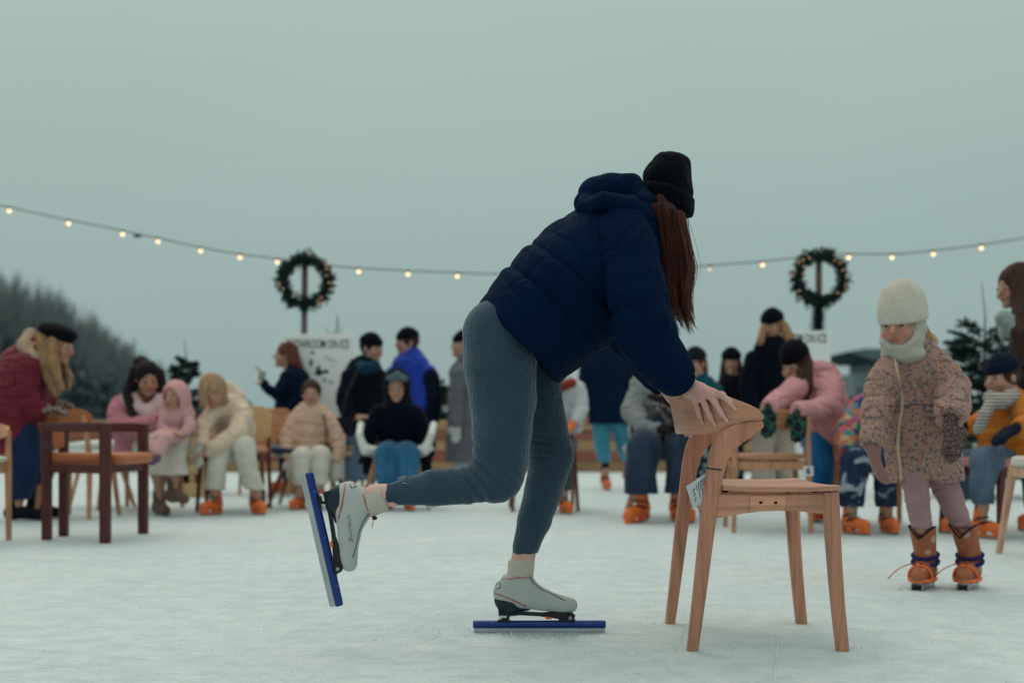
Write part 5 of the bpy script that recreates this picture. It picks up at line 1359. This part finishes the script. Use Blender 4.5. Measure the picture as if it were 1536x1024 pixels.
# boots with strapped skates
bootn = NT('boot_leather'); v = bootn.coords(); vo = bootn.node('ShaderNodeTexVoronoi'); vo.inputs['Scale'].default_value = 19; bootn.link(v, vo.inputs['Vector'])
BOOT = bootn.out(bootn.mix(bootn.ramp(vo.outputs['Distance'], [(.26, (1, 1, 1)), (.32, (0, 0, 0))]), bootn.mix(bootn.noise(v, 14, 4), lin((142, 78, 52)), lin((172, 100, 68))), lin((176, 150, 138))), .55, bootn.bump(bootn.noise(v, 40, 4), .2, .006), .4)
PURP = cloth((44, 42, 92))
for (x, yb_, ya, xt, lean) in ((1386, 868, 795, 1383, 0), (1453, 868, 793, 1444, 0)):
    D = GD_-.05
    g0 = W(x, HZ+F*CAMH/D, D); g0[2] = 0
    a = R(-32); f = np.array([math.sin(a), -math.cos(a), 0]); l = np.array([-f[1], f[0], 0]); z = np.array([0, 0, 1.])
    top = W(xt, ya, D)
    S = SDF(.03)
    S.chain([(g0+f*.095+z*.052, .030), (g0+f*.03+z*.062, .037), (g0-f*.05+z*.058, .034)])
    S.chain([(g0-f*.028+z*.07, .038), (g0-f*.022+z*.13, .041), (top+z*.028, .052)])
    S.half(g0+z*.028, -z, .006)
    S.half(top+z*.016, z, .006)
    S.chain([(g0-f*.022+z*.19, .030), (top+z*.05, .047)], 1, .004, None, '-')
    # V cut at the front
    S.rbox(top+z*.020, (.036, .3, .036), np.stack([unit(l+z), f, unit(z-l)], 1), .002, .004, '-')
    V, Q = S.mesh(.0045); o = fastobj('boot', V, Q, BOOT, gb); o.parent = girl.o
    # dark piping on the rim
    rim = []
    for an in np.linspace(0, 2*math.pi, 33):
        d_ = f*math.cos(an)+l*math.sin(an)
        zz = .016-max(0, .046-1.0*abs(math.sin(an))*.0495)*1.02
        rim.append(top-f*.0+d_*.0495+z*zz)
    girl.part('boot_rim', tube(rim, .0035, 6, False), cloth((40, 30, 36)), o, True)
    for zz, rr in ((.098, .0475), (.124, .0465)):
        ring = [g0-f*.022+(f*math.cos(an)+l*math.sin(an))*rr+z*(zz-.012*math.cos(an)) for an in np.linspace(0, 2*math.pi, 29)]
        girl.part('ankle_strap', tube(ring, .0085, 6, False), PURP, o, True)
    ring = [g0+f*.055+f*math.sin(an)*.012+l*math.cos(an)*.044+z*(.045+.046*math.sin(an)) for an in np.linspace(-.35, math.pi+.35, 19)]
    girl.part('toe_strap', tube(ring, .006, 6), ORANGE, o, True)
    ring = [g0+f*.02+f*.095*math.cos(an)+l*.045*math.sin(an)+z*.036 for an in np.linspace(-2.0, 2.0, 19)]
    girl.part('skate_frame', join(tube(ring, .008, 6), box(g0+f*.02+z*.026, (.045, .045, .012)), ball(g0-f*.078+z*.055, (.024, .028, .034), 10, 8)), ORANGE, o, True)
    lace = [g0+f*.06+l*(-.01)+z*.09, g0+f*.085-l*.03+z*.098, g0+f*.10-l*.075+z*.075, g0+f*.09-l*.115+z*.035]
    tq = np.linspace(0, 3, 12); lc = np.array(lace)
    girl.part('lace', tube(np.stack([catmull(lc[:, k], tq) for k in range(3)], 1), .0022, 5), plastic((190, 62, 54), .6), o, True)
    for sg in (-1, 1):
        p0 = g0-f*.085+l*sg*.02+z*.012; p1 = g0+f*.115+l*sg*.02+z*.012
        girl.part('blade', bar(p0, p1, .024, .005, ref=l, ch=.0015), STEEL, o)
    girl.part('buckle', box(g0+f*.045+z*.092, (.018, .018, .012), a), BLACKP, o)

# ---------------------------------------------------------------- the skater
SD = 3.5
def leggings_mat():
    n = NT('ribbed_leggings'); v = n.coords()
    c = lin((56, 77, 93))
    col = n.mix(n.noise(v, 8, 5), mul(c, .78), mul(c, 1.15))
    w = n.node('ShaderNodeTexWave', bands_direction='X'); w.inputs['Scale'].default_value = 75; w.inputs['Distortion'].default_value = .8; n.link(v, w.inputs['Vector'])
    col = n.mix(n.ramp(w.outputs['Fac'], [(.2, (.35, .35, .35)), (.7, (0, 0, 0))]), col, mul(c, .6))
    vo = n.node('ShaderNodeTexVoronoi'); vo.inputs['Scale'].default_value = 300; n.link(v, vo.inputs['Vector'])
    nb = n.bump(n.noise(v, 12, 4, .6, .8), .25, .02, n.bump(vo.outputs['Distance'], .35, .003, n.bump(w.outputs['Fac'], .45, .003)))
    m = n.out(col, .8, nb, .15, .62); n.b.inputs['Sheen Tint'].default_value = (.75, .85, .9, 1); n.b.inputs['Sheen Roughness'].default_value = .3
    return m
def puffer_navy():
    n = NT('navy_puffer_shell'); v = n.coords(); c = lin((2, 25, 53))
    col = n.mix(n.noise(v, 6, 5), mul(c, .75), mul(c, 1.2))
    h1 = n.noise(n.coords((1, .8, 1.2), (0, R(40), 0)), 11, 5, .6, 1.6); h2 = n.noise(n.coords((2.6, 1, .8), (0, R(-35), 0)), 9, 4, .55, 1.0)
    h3 = n.noise(v, 42, 4, .6, .6)
    nb = n.bump(h1, .4, .03, n.bump(h2, .5, .03, n.bump(h3, .2, .006)))
    return n.out(col, .8, nb, .05, .0)
NP = puffer_navy(); LGM = leggings_mat()
nl, fl = -.08, .12
near_leg = [(745, 500, nl, 51), (750, 545, nl, 54), (754.5, 600, nl, 49.5), (753, 645, nl-.01, 45), (751, 690, nl-.01, 40.5), (748, 711, nl-.01, 39.5)]
near_shin = [(742, 720, nl-.01, 31), (700, 727, nl, 28), (650, 731, nl, 26.5), (615, 736, nl+.01, 21.5), (577, 743.5, nl+.01, 16.5)]
far_leg = [(800, 520, fl, 46), (804, 580, fl, 38), (817, 640, fl, 34), (828, 678, fl, 31)]
far_shin = [(827, 690, fl, 30.5), (815.5, 735, fl, 29.5), (801, 780, fl, 25.5), (790, 815, fl, 20.5), (784.5, 842, fl, 17.5)]
rear_ = [(752, 492, .02, 50), (770, 480, .1, 50)]
tors = [(786, 507, 0, 84), (818, 474, 0, 90), (850, 444, 0, 94), (884, 412, 0, 93), (916, 380, 0, 82), (940, 352, 0, 62), (952, 330, 0, 42)]
n_arm = [(934, 346, -.15, 44), (947, 400, -.20, 45), (957, 450, -.235, 46), (963, 486, -.24, 47), (982, 525, -.21, 42), (1003, 553, -.18, 35), (1011, 563, -.17, 32)]
f_arm = [(942, 360, .22, 42), (944, 420, .27, 42), (946, 500, .28, 38), (965, 535, .26, 29), (985, 565, .21, 23), (990, 572, .2, 22)]
hc = W(999, 299, SD+.02); fr = face_frame(158, 22, 4)
S = SDF(.03)
head_prims(S, hc, fr, .78, W(962, 322, SD))
S.chain([(p, r*.70) for p, r in P3(SD, [(806, 486, 0, 70)]+tors[2:])], 1.25)
for ch in (n_arm, f_arm): S.chain([(p, min(.045, r*.6)) for p, r in P3(SD, ch)], 1)
S.chain([(p, r-.018) for p, r in P3(SD, near_leg)]); S.chain([(p, max(r-.018, .0305)) for p, r in P3(SD, near_shin[:-1]+[(590, 743, nl+.01, 16.5), (560, 743, nl+.01, 18)])])
S.chain([(p, r-.018) for p, r in P3(SD, far_leg)]); S.chain([(p, max(r-.018, .031)) for p, r in P3(SD, far_shin[:-1]+[(787, 826, fl, 18), (783, 858, fl, 18)])])
S.chain([(p, r-.018) for p, r in P3(SD, rear_)])
S.cone(*[q for q in (W(578, 742, SD+nl+.01), W(566, 742.5, SD+nl+.01))], .0322, .0325, 1, .005)
S.cone(W(785.5, 832, SD+fl), W(783, 846, SD+fl), .0355, .0355, 1, .005)
# near hand: every finger its own chain lying on the chair back
def on_back(px, py, r, D=3.33):
    best = None
    for u in np.linspace(-1, .1, 111):
        p = back_pt(u, .5); e = abs((px-CX)*p[1]/F-p[0])
        if best is None or e < best[0]: best = (e, p[1])
    D = best[1]
    return W(px, py, D-th-r*.9)
wr_ = W(1025, 574, 3.375)
kn = [np.array(W(1069, 588, 3.325)), np.array(W(1060, 590, 3.315)), np.array(W(1051, 594, 3.325)), np.array(W(1042.5, 600, 3.345))]
tips = [[(1082, 592.5), (1093, 602), (1101, 612)], [(1072, 603), (1080, 617), (1088.5, 629)], [(1058, 609), (1064, 623), (1070.5, 635)], [(1046, 611), (1049, 622), (1052.5, 632)]]
rads = [(.0098, .009, .0078, .006), (.0098, .0092, .008, .0062), (.0095, .0088, .0076, .006), (.0086, .0078, .0068, .0054)]
HK = .006
S.cone(W(1008, 560, 3.35), wr_, .029, .026, 1, .012)
for i in range(4):
    S.chain([(wr_+(kn[i]-wr_)*.15, .018), (wr_+(kn[i]-wr_)*.6, .0145), (kn[i], .0115)], 1, .016)
nails = []
for i in range(4):
    P = [kn[i]+(kn[i]-wr_)*.02]
    for j, (x, y) in enumerate(tips[i]): P.append(on_back(x, y, rads[i][j+1])+np.array([0, -.010 if j == 0 else (-.003 if j == 1 else 0), 0]))
    S.chain([(p, r) for p, r in zip(P, rads[i])], 1, HK)
    for p, r in zip(P[1:2], rads[i][1:2]): S.ell(p, [r*1.06]*3, None, .004)
    d = unit(P[3]-P[2]); nails.append((P[3]+d*.0035+np.array([0, -rads[i][3]*.80, .001]), d))
S.chain([(wr_+np.array([.01, .025, -.012]), .014), (W(1048, 598, 3.40), .012), (W(1066, 608, 3.385), .010)], 1, .01)
# far hand, curled on the far side of the chair back
hand_prims(S, W(1003, 584, SD+.19), np.array([.55, .1, -.75]), np.array([-.5, -.3, -.6]), .95, .8)
V, Q = S.mesh(.0042)
skin2 = np.array([.68, .42, .37])
col = face_colors(V, hc, fr, .78, skin2)
mk = np.zeros(len(V))
for k_ in kn: mk = np.maximum(mk, np.exp(-((V-k_)**2).sum(1)/.014**2))
for i in range(4):
    for x, y in tips[i][:1]+tips[i][2:]:
        p = on_back(x, y, .008); mk = np.maximum(mk, .9*np.exp(-((V-p)**2).sum(1)/.011**2))
col = col*(1-mk[:, None]*np.array([.02, .36, .34]))
base = np.array([W(808, 948, 3.62)[0], 3.62, 0.])
o = fastobj('person', V, Q, skinm, base, True, col); o.location = base
tag(o, 'woman in navy puffer jacket and grey leggings gliding on one speed skate in front', 'woman', 'people around the rink')
T = Thing.__new__(Thing); T.o = o; T.base = base; SKT = T
nm = plastic((206, 170, 160), .3, .5, .05)
for p, d in nails:
    l = unit(np.cross(d, [0, 1, 0])); M = np.stack([l, d, np.cross(l, d)], 1)
    v_, f_ = ball((0, 0, 0), (.0042, .0068, .0014), 10, 6); T.part('fingernail', (v_@M.T+p, f_), nm, smooth=True)
# jacket
S = SDF(.035)
S.chain(P3(SD, tors), 1.22)
S.half(W(786, 507, SD)+np.array([-.018, 0, -.016]), (-.69, 0, -.72), .018)
TS = S; S = SDF(.03)
S.chain(P3(SD, n_arm), 1, .022, (.125, .010))
S.chain(P3(SD, f_arm), 1, .022, (.125, .010))
S.ell(W(1018, 572, SD-.16), [.030]*3, None, .008, '-'); S.ell(W(998, 582, SD+.19), [.026]*3, None, .008, '-')
ax_ = unit(W(952, 330, SD)-W(786, 507, SD)); pp_ = np.array([ax_[2], 0, -ax_[0]])
def jdisp(P):
    q = P.copy(); a = q@ax_.astype(np.float32); b = q@pp_.astype(np.float32)
    R_ = np.stack([a*1.0, q[:, 1]*.8, b*2.6], 1)
    return .005*vnoise(np.stack([a*2.4, q[:, 1], b*.9], 1), 9, 2)+folds(P, .0045, 4, 1.2)
S.disp = jdisp; a0 = float(W(786, 507, SD)@ax_)
def tdisp(P):
    a = P@ax_.astype(np.float32)-a0+.012*vnoise(P, 5, 12)
    g = sum(np.exp(-np.abs(a-s_)/.006)*.8-.35*np.exp(-((a-s_+.022)/.016)**2) for s_ in (.122, .214))+.3*np.exp(-((a-.33)/.012)**2)
    return jdisp(P)*.8+.011*g-.003
TS.disp = tdisp
V, Q = TS.mesh(.0048); jk = fastobj('jacket', V, Q, NP, base); jk.parent = o
V, Q = S.mesh(.0048); sl_ = fastobj('sleeve', V, Q, NP, base); sl_.parent = jk
S = SDF(.03)
S.chain(P3(SD, [(884, 305, -.06, 20), (892, 292, -.04, 25), (915, 288, -.03, 25), (942, 290, -.02, 27), (962, 306, -.05, 22)]), 1.25)
S.chain(P3(SD, [(880, 304, .06, 20), (915, 288, .12, 24), (958, 302, .09, 24)]), 1)
S.chain(P3(SD, [(876, 312, -.10, 12), (905, 302, -.17, 14), (945, 308, -.17, 14), (972, 325, -.12, 12)]), 1)
S.disp = lambda P: .011*vnoise(P*np.array([1, .6, 1.6]), 13, 6)+.006*vnoise(P, 30, 7)
V, Q = S.mesh(.0048); hd_ = fastobj('hood', V, Q, NP, base); hd_.parent = jk
# wrist cord
dw = unit(W(1050, 594, 3.34)-W(1012, 563, 3.35)); e1 = unit(np.cross(dw, [0, 1., 0])); e2 = np.cross(dw, e1)
ring = [wr_-dw*.004+e1*math.cos(a)*.0285+e2*math.sin(a)*.0285 for a in np.linspace(0, 2*math.pi, 33)]
T.part('hair_tie', tube(ring, .0020, 6, False), plastic((22, 22, 28), .7), smooth=True)
# leggings
S = SDF(.03)
S.chain(P3(SD, near_leg)); S.chain(P3(SD, near_shin)); S.chain(P3(SD, far_leg)); S.chain(P3(SD, far_shin)); S.chain(P3(SD, rear_))
S.cone(W(786, 484, SD), W(800, 470, SD), .12, .12, 1.2)
S.half(W(582.5, 741, SD), (-.985, 0, -.10), .003); S.half(W(786, 831, SD+fl), (.02, 0, -1), .003)
kneeh = W(800, 545, SD+nl-.08); kneeb = W(716, 708, SD+nl-.055); kneef = W(808, 672, SD+fl-.05)
def ldisp(P):
    e1 = np.exp(-((P-kneeb)**2).sum(1)/.075**2); a1 = (P-kneeb)@np.array([.75, .1, .66])
    e2 = np.exp(-((P-kneef)**2).sum(1)/.065**2); a2 = (P-kneef)@np.array([.2, .3, 1.0])
    hp_ = np.exp(-((P-kneeh)**2).sum(1)/.06**2); a3 = (P-kneeh)@np.array([.55, 0, .83])
    return .003*vnoise(P*np.array([1, 1, .7]), 12, 3)-.0065*e1*np.sin(a1*230+3*vnoise(P, 16, 4))-.0045*e2*np.sin(a2*300+4*vnoise(P, 18, 2))-.003*hp_*np.sin(a3*260+3*vnoise(P, 14, 5))+.6*folds(P, .0035, 8, 1.1)
S.disp = ldisp; LG = S
V, Q = S.mesh(.0046); lg = fastobj('leggings', V, Q, LGM, base); lg.parent = o
# small reflective mark on the calf
mk = [(596, 717.5), (607, 714), (612, 725), (604, 724), (609, 716.5)]
mp_ = project(LG, mk, SD+nl, .0012)
tq = np.linspace(0, len(mk)-1, 25)
T.part('calf_mark', tube([mp_[0], mp_[1], mp_[2], mp_[3]], .0012, 5), plastic((170, 184, 190), .4), lg, True)
# beanie
S = SDF(.02)
S.chain(P3(SD, [(1006, 252, .02, 29), (1001, 268, .02, 35), (1001, 292, .02, 37.5), (1003, 312, .02, 36)]), 1.12)
hn = unit(np.array([-.30, 0, -.95])); hp0 = W(1003, 312, SD); S.half(hp0, hn, .012); S.half(W(1006, 226, SD), (.10, 0, 1), .03)
def hatd(P):
    q = P-hp0.astype(np.float32); z = -(q@hn.astype(np.float32)); an = np.arctan2(q[:, 1]-.02, q[:, 0])
    return .0010*np.sin(an*64)-.0045*np.clip((.052-z)/.006, 0, 1)+.0035*np.exp(-((z-.054)/.004)**2)-.006*vnoise(P, 16, 3)-.003*vnoise(P, 34, 5)
S.disp = hatd
V, Q = S.mesh(.0045); bn = fastobj('beanie', V, Q, cloth((7, 12, 22), 'knit'), base); bn.parent = o
# hair: a core mass and many strands hanging in front of the near shoulder
HM = hairmat((66, 42, 40))
hp = hair_part(T, hc, fr, .80, HM, [[(984, 306, .0, 12), (1000, 310, .02, 22), (1016, 316, .02, 12)], [(984, 312, -.04, 9), (1000, 322, -.06, 14), (1018, 324, -.05, 9)], [(992, 302, -.05, 11), (1002, 340, -.07, 12), (1008, 380, -.06, 10), (1013, 415, -.06, 8), (1018, 445, -.06, 5)],
                                      [(1014, 312, -.02, 9), (1020, 350, -.04, 10), (1026, 390, -.05, 9), (1026, 425, -.05, 6)],
                                      [(1010, 320, .05, 8), (1020, 380, .04, 9), (1026, 430, .02, 5)]], SD, .0048, False, .9, 4)
rs = np.random.RandomState(21); gs = []
HL_ = np.array([(300, 984), (340, 985), (400, 987), (440, 992), (465, 1001), (500, 1014)], float); HR_ = np.array([(300, 1020), (330, 1026), (365, 1033), (400, 1038), (435, 1036), (470, 1037), (500, 1038)], float)
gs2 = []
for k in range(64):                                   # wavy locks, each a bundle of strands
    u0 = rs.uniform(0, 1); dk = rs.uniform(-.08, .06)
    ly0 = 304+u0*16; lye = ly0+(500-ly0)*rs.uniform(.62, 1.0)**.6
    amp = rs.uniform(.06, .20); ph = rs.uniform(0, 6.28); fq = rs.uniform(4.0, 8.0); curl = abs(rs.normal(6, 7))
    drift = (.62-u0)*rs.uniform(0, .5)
    tone = gs if rs.rand() < .72-.45*u0 else gs2  # lighter, redder locks favour the right: part hair colour, part painted-in light
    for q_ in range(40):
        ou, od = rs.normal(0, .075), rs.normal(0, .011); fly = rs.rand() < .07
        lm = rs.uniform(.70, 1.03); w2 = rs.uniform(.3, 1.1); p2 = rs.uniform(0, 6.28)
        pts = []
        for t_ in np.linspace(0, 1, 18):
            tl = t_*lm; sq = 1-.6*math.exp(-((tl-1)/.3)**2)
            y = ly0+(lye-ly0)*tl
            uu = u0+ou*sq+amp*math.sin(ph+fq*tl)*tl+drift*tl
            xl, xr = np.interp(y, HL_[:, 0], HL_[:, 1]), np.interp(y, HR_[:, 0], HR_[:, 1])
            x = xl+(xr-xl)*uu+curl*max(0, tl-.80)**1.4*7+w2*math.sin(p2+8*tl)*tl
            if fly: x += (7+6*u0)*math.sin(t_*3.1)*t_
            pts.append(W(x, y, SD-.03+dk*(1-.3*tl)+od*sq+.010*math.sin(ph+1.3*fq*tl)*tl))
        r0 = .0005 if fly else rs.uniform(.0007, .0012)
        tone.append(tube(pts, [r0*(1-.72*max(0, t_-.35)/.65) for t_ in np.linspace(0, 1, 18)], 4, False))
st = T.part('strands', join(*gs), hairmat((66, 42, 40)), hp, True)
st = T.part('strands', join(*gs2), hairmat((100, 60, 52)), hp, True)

# speed skates: 2-D profile in pixels of the standing skate -> world
GREYL = plastic((176, 180, 178), .55, .3, .06); SOLE = plastic((16, 30, 44), .35, .4); BLUE = plastic((10, 48, 122), .26, .5, .2, .2); WORN = plastic((176, 182, 184), .5, .4, .25, .2)
TRIM = plastic((176, 96, 98), .6); CARB = plastic((18, 20, 26), .4, .4); ORG = plastic((224, 104, 40), .5); SOCK = cloth((192, 184, 174))
class Skate:
    def __init__(s, org, ang, sc, D, yb=0):
        s.org = org; s.a = R(ang); s.sc = sc; s.D = D
    def __call__(s, u, v, w=0.):
        """u along the blade (px), v up from the blade edge (px), w metres away from the camera"""
        c, n_ = math.cos(s.a), math.sin(s.a)
        x = s.org[0]+(u*c-v*n_)*s.sc; y = s.org[1]-(u*n_+v*c)*s.sc
        return W(x, y, s.D)+np.array([0, w, 0])
def build_skate(T, base_map, boot_map, lean, labels):
    B = base_map
    def M(u, v, w=0.): return boot_map(u+lean*max(0, v-72)/40., v, w)
    up = unit(M(0, 1)-M(0, 0)); al = unit(M(1, 0)-M(0, 0)); wv = np.array([0, 1., 0]); k = np.linalg.norm(M(1, 0)-M(0, 0))
    bup = unit(B(0, 1)-B(0, 0)); bal = unit(B(1, 0)-B(0, 0))
    S = SDF(.02); c = lambda u, v, w=0: M(u, v, w)
    S.chain([(c(49, 58), 16.5*k), (c(75, 57), 20*k), (c(105, 50), 17.5*k), (c(134, 44), 13*k), (c(146, 43), 11.5*k)], .78, .02)
    S.chain([(c(50, 66), 17*k), (c(62, 76), 19*k), (c(71, 86), 18.5*k)], .85, .02)
    S.ell(c(80, 70), np.array([24, 15, 17])*k, np.stack([unit(al-up*.55), unit(up+al*.55), wv], 1), .02)
    S.half(c(71, 88), unit(up+al*.12), .006)
    S.half(c(95, 36.0), unit(-up-al*.10), .008)
    S.half(c(60, 43.5), unit(-up*1.0-al*.36), .02) if False else None
    boot = S
    V, Q = S.mesh(.0042); bo = fastobj('skate_shoe', V, Q, GREYL, T.base); bo.parent = T.o
    H = SDF(.015)     # dark heel cup
    H.chain([(c(48, 52), 15.2*k), (c(60, 46), 13*k), (c(82, 41), 6*k)], .8, .015); H.chain([(c(52, 44), 13*k), (c(56, 34), 11*k)], .8)
    H.half(c(47, 61), unit(up+al*.40), .003); H.half(c(60, 32.5), -up, .006)
    H.disp = lambda P: -.0016+0*P[:, 0]
    V, Q = H.mesh(.004); h_ = fastobj('heel_cup', V, Q, SOLE, T.base); h_.parent = bo
    C = SDF(.01); C.chain([(c(71, 84), 20*k), (c(73, 108), 20.3*k)], .9); C.half(c(73, 113), unit(up*1-al*.1), .004); C.half(c(71, 86), unit(-up-al*.12), .004)
    C.ell(c(74, 118), np.array([17, 17, 14])*k, None, .004, '-')
    C.disp = lambda P: .002*vnoise(P, 40, 2)
    V, Q = C.mesh(.004); a_ = fastobj('ankle_cuff', V, Q, SOCK, T.base); a_.parent = bo
    # tongue and heel trims laid on the near side
    cen = M(90, 60)
    def lay(pts, r, mat, name):
        P = np.array([M(u, v, -.2) for u, v in pts]); d = wv
        for _ in range(80): P = P+d*np.clip(np.minimum(boot(P), np.minimum(H(P), C(P)))*.8, -.02, .05)[:, None]
        P = P[P[:, 1] < M(0, 0)[1]+.05]
        return T.part(name, tube(P-d*r*.3, r, 6), mat, bo, True)
    lay([(33, 62), (42, 60), (55, 55), (68, 49), (80, 43)], .0022, TRIM, 'heel_piping')
    lay([(44, 83), (55, 84), (68, 85.5), (82, 87.5)], .0019, TRIM, 'collar_piping')
    lay([(85, 88), (93, 76), (106, 66.5), (122, 59.5), (138, 51)], .0016, plastic((90, 96, 98), .6), 'front_seam')
    lay([(35, 74), (38, 78), (42, 76), (41, 70), (36, 69)], .0015, plastic((64, 72, 78), .6), 'heel_mark')
    # bridge, hinge, heel post
    def prof(pts, w0, w1, mp): 
        n_ = len(pts); return loft([[mp(u, v, w0) for u, v in pts], [mp(u, v, w1) for u, v in pts]])
    T.part('bridge', prof([(38, 38), (60, 36), (78, 33.5), (104, 32), (130, 35), (148, 33), (154, 28), (152, 23), (146, 21), (128, 23), (100, 27), (70, 28.5), (56, 27), (54, 20.5), (40, 20.5)], -.009, .009, M), CARB, bo)
    T.part('heel_latch', prof([(40, 27.8), (51, 27.8), (51, 25), (43, 25), (43, 22.5), (40, 22.5)], -.0112, -.0088, M), plastic((214, 214, 210), .4), bo)
    T.part('spring', prof([(108, 27), (118, 26), (118, 22.5), (110, 22.8)], -.0115, -.0085, M), ORG, bo)
    p = B(146, 25); T.part('hinge', join(tube([p+np.array([0, -.0135, 0]), p+np.array([0, .0135, 0])], 6.2*k, 16), tube([p+np.array([0, -.0155, 0]), p+np.array([0, -.0136, 0])], 3.0*k, 12)), CARB, bo)
    T.part('hinge_pin', tube([p+np.array([0, -.0175, 0]), p+np.array([0, -.0156, 0])], 2.6*k, 12), STEEL, bo)
    T.part('hinge_base', prof([(130, 22), (154, 22), (152, 19), (128, 19)], -.012, .012, B), CARB, bo)
    T.part('heel_pad', prof([(38, 21), (56, 21), (57, 19), (37, 19)], -.012, .012, B), CARB, bo)
    # tube and steel
    cs = []
    for u, r in ((0.5, .80), (2.5, .96), (5, 1), (195, 1), (197.5, .96), (199.5, .80)):
        cs.append([B(u, 14.2)+(bup*math.sin(a)*6.2*k+wv*math.cos(a)*6.2*k)*r for a in np.linspace(0, 2*math.pi, 20, endpoint=False)])
    bt = T.part('blade_tube', loft(cs), BLUE, bo, True)
    T.part('blade_steel', prof([(2, 8.2), (198, 8.2), (198.5, 2), (196, .3), (4, .3), (1.5, 2)], -.0028, .0028, B), WORN, bo)
    T.part('steel_housing', prof([(1.5, 9.5), (198.5, 9.5), (198.5, 4.0), (1.5, 4.0)], -.0062, .0062, B), WORN, bo)
    for u in (97, 30, 170): 
        q = B(u, 17)+np.array([0, -5.2*k, 0]); T.part('rivet', ball(q, .002, 8, 5), STEEL, bo, True)
    return bo, boot, lay
B1 = Skate((709, 950), 0, 1.0, 3.62)
bo1, sd1, lay1 = build_skate(T, B1, B1, 0, 0)
ang = -77.1
B2 = Skate((449, 711), ang, 206/200., SD+nl+.01)
# the clap hinge has opened: shoe and bridge turn about the hinge
class Opened:
    def __init__(s, B, deg): s.B = B; s.t = R(deg)
    def __call__(s, u, v, w=0.):
        du, dv = u-146, v-25; c, n_ = math.cos(s.t), math.sin(s.t)
        return s.B(146+du*c-dv*n_, 25+du*n_+dv*c, w)
M2 = Skate((448, 704), -78, 1.05, SD+nl+.01)
bo2, sd2, lay2 = build_skate(T, B2, M2, -10, 0)
# faint lettering along the raised shoe
v_, f_ = text_mesh('Viking', 1.0, -.008)
v_ = v_*np.array([1, 1, 0]); w0 = v_[:, 0].max()-v_[:, 0].min(); h0 = v_[:, 1].max()-v_[:, 1].min()
P = np.array([M2(96+x/w0*40+y/h0*3.0, 57+y/h0*7-.08*x/w0*40, -.2) for x, y, _ in v_])
for _ in range(80): P = P+np.array([0, 1., 0])*np.clip(sd2(P)*.8, -.02, .05)[:, None]
T.part('lettering', (P+np.array([0, -.0012, 0]), f_), plastic((128, 100, 102), .6), bo2)
P0 = M2(86, 90, -.02)
T.part('lace_end', tube([P0, P0+np.array([.004, -.004, -.015]), P0+np.array([.0, -.003, -.033])], .0012, 5), TRIM, bo2, True)
T.part('lace_lock', ball(M2(90, 92, -.005), (.008, .009, .006), 10, 6), CARB, bo2, True)
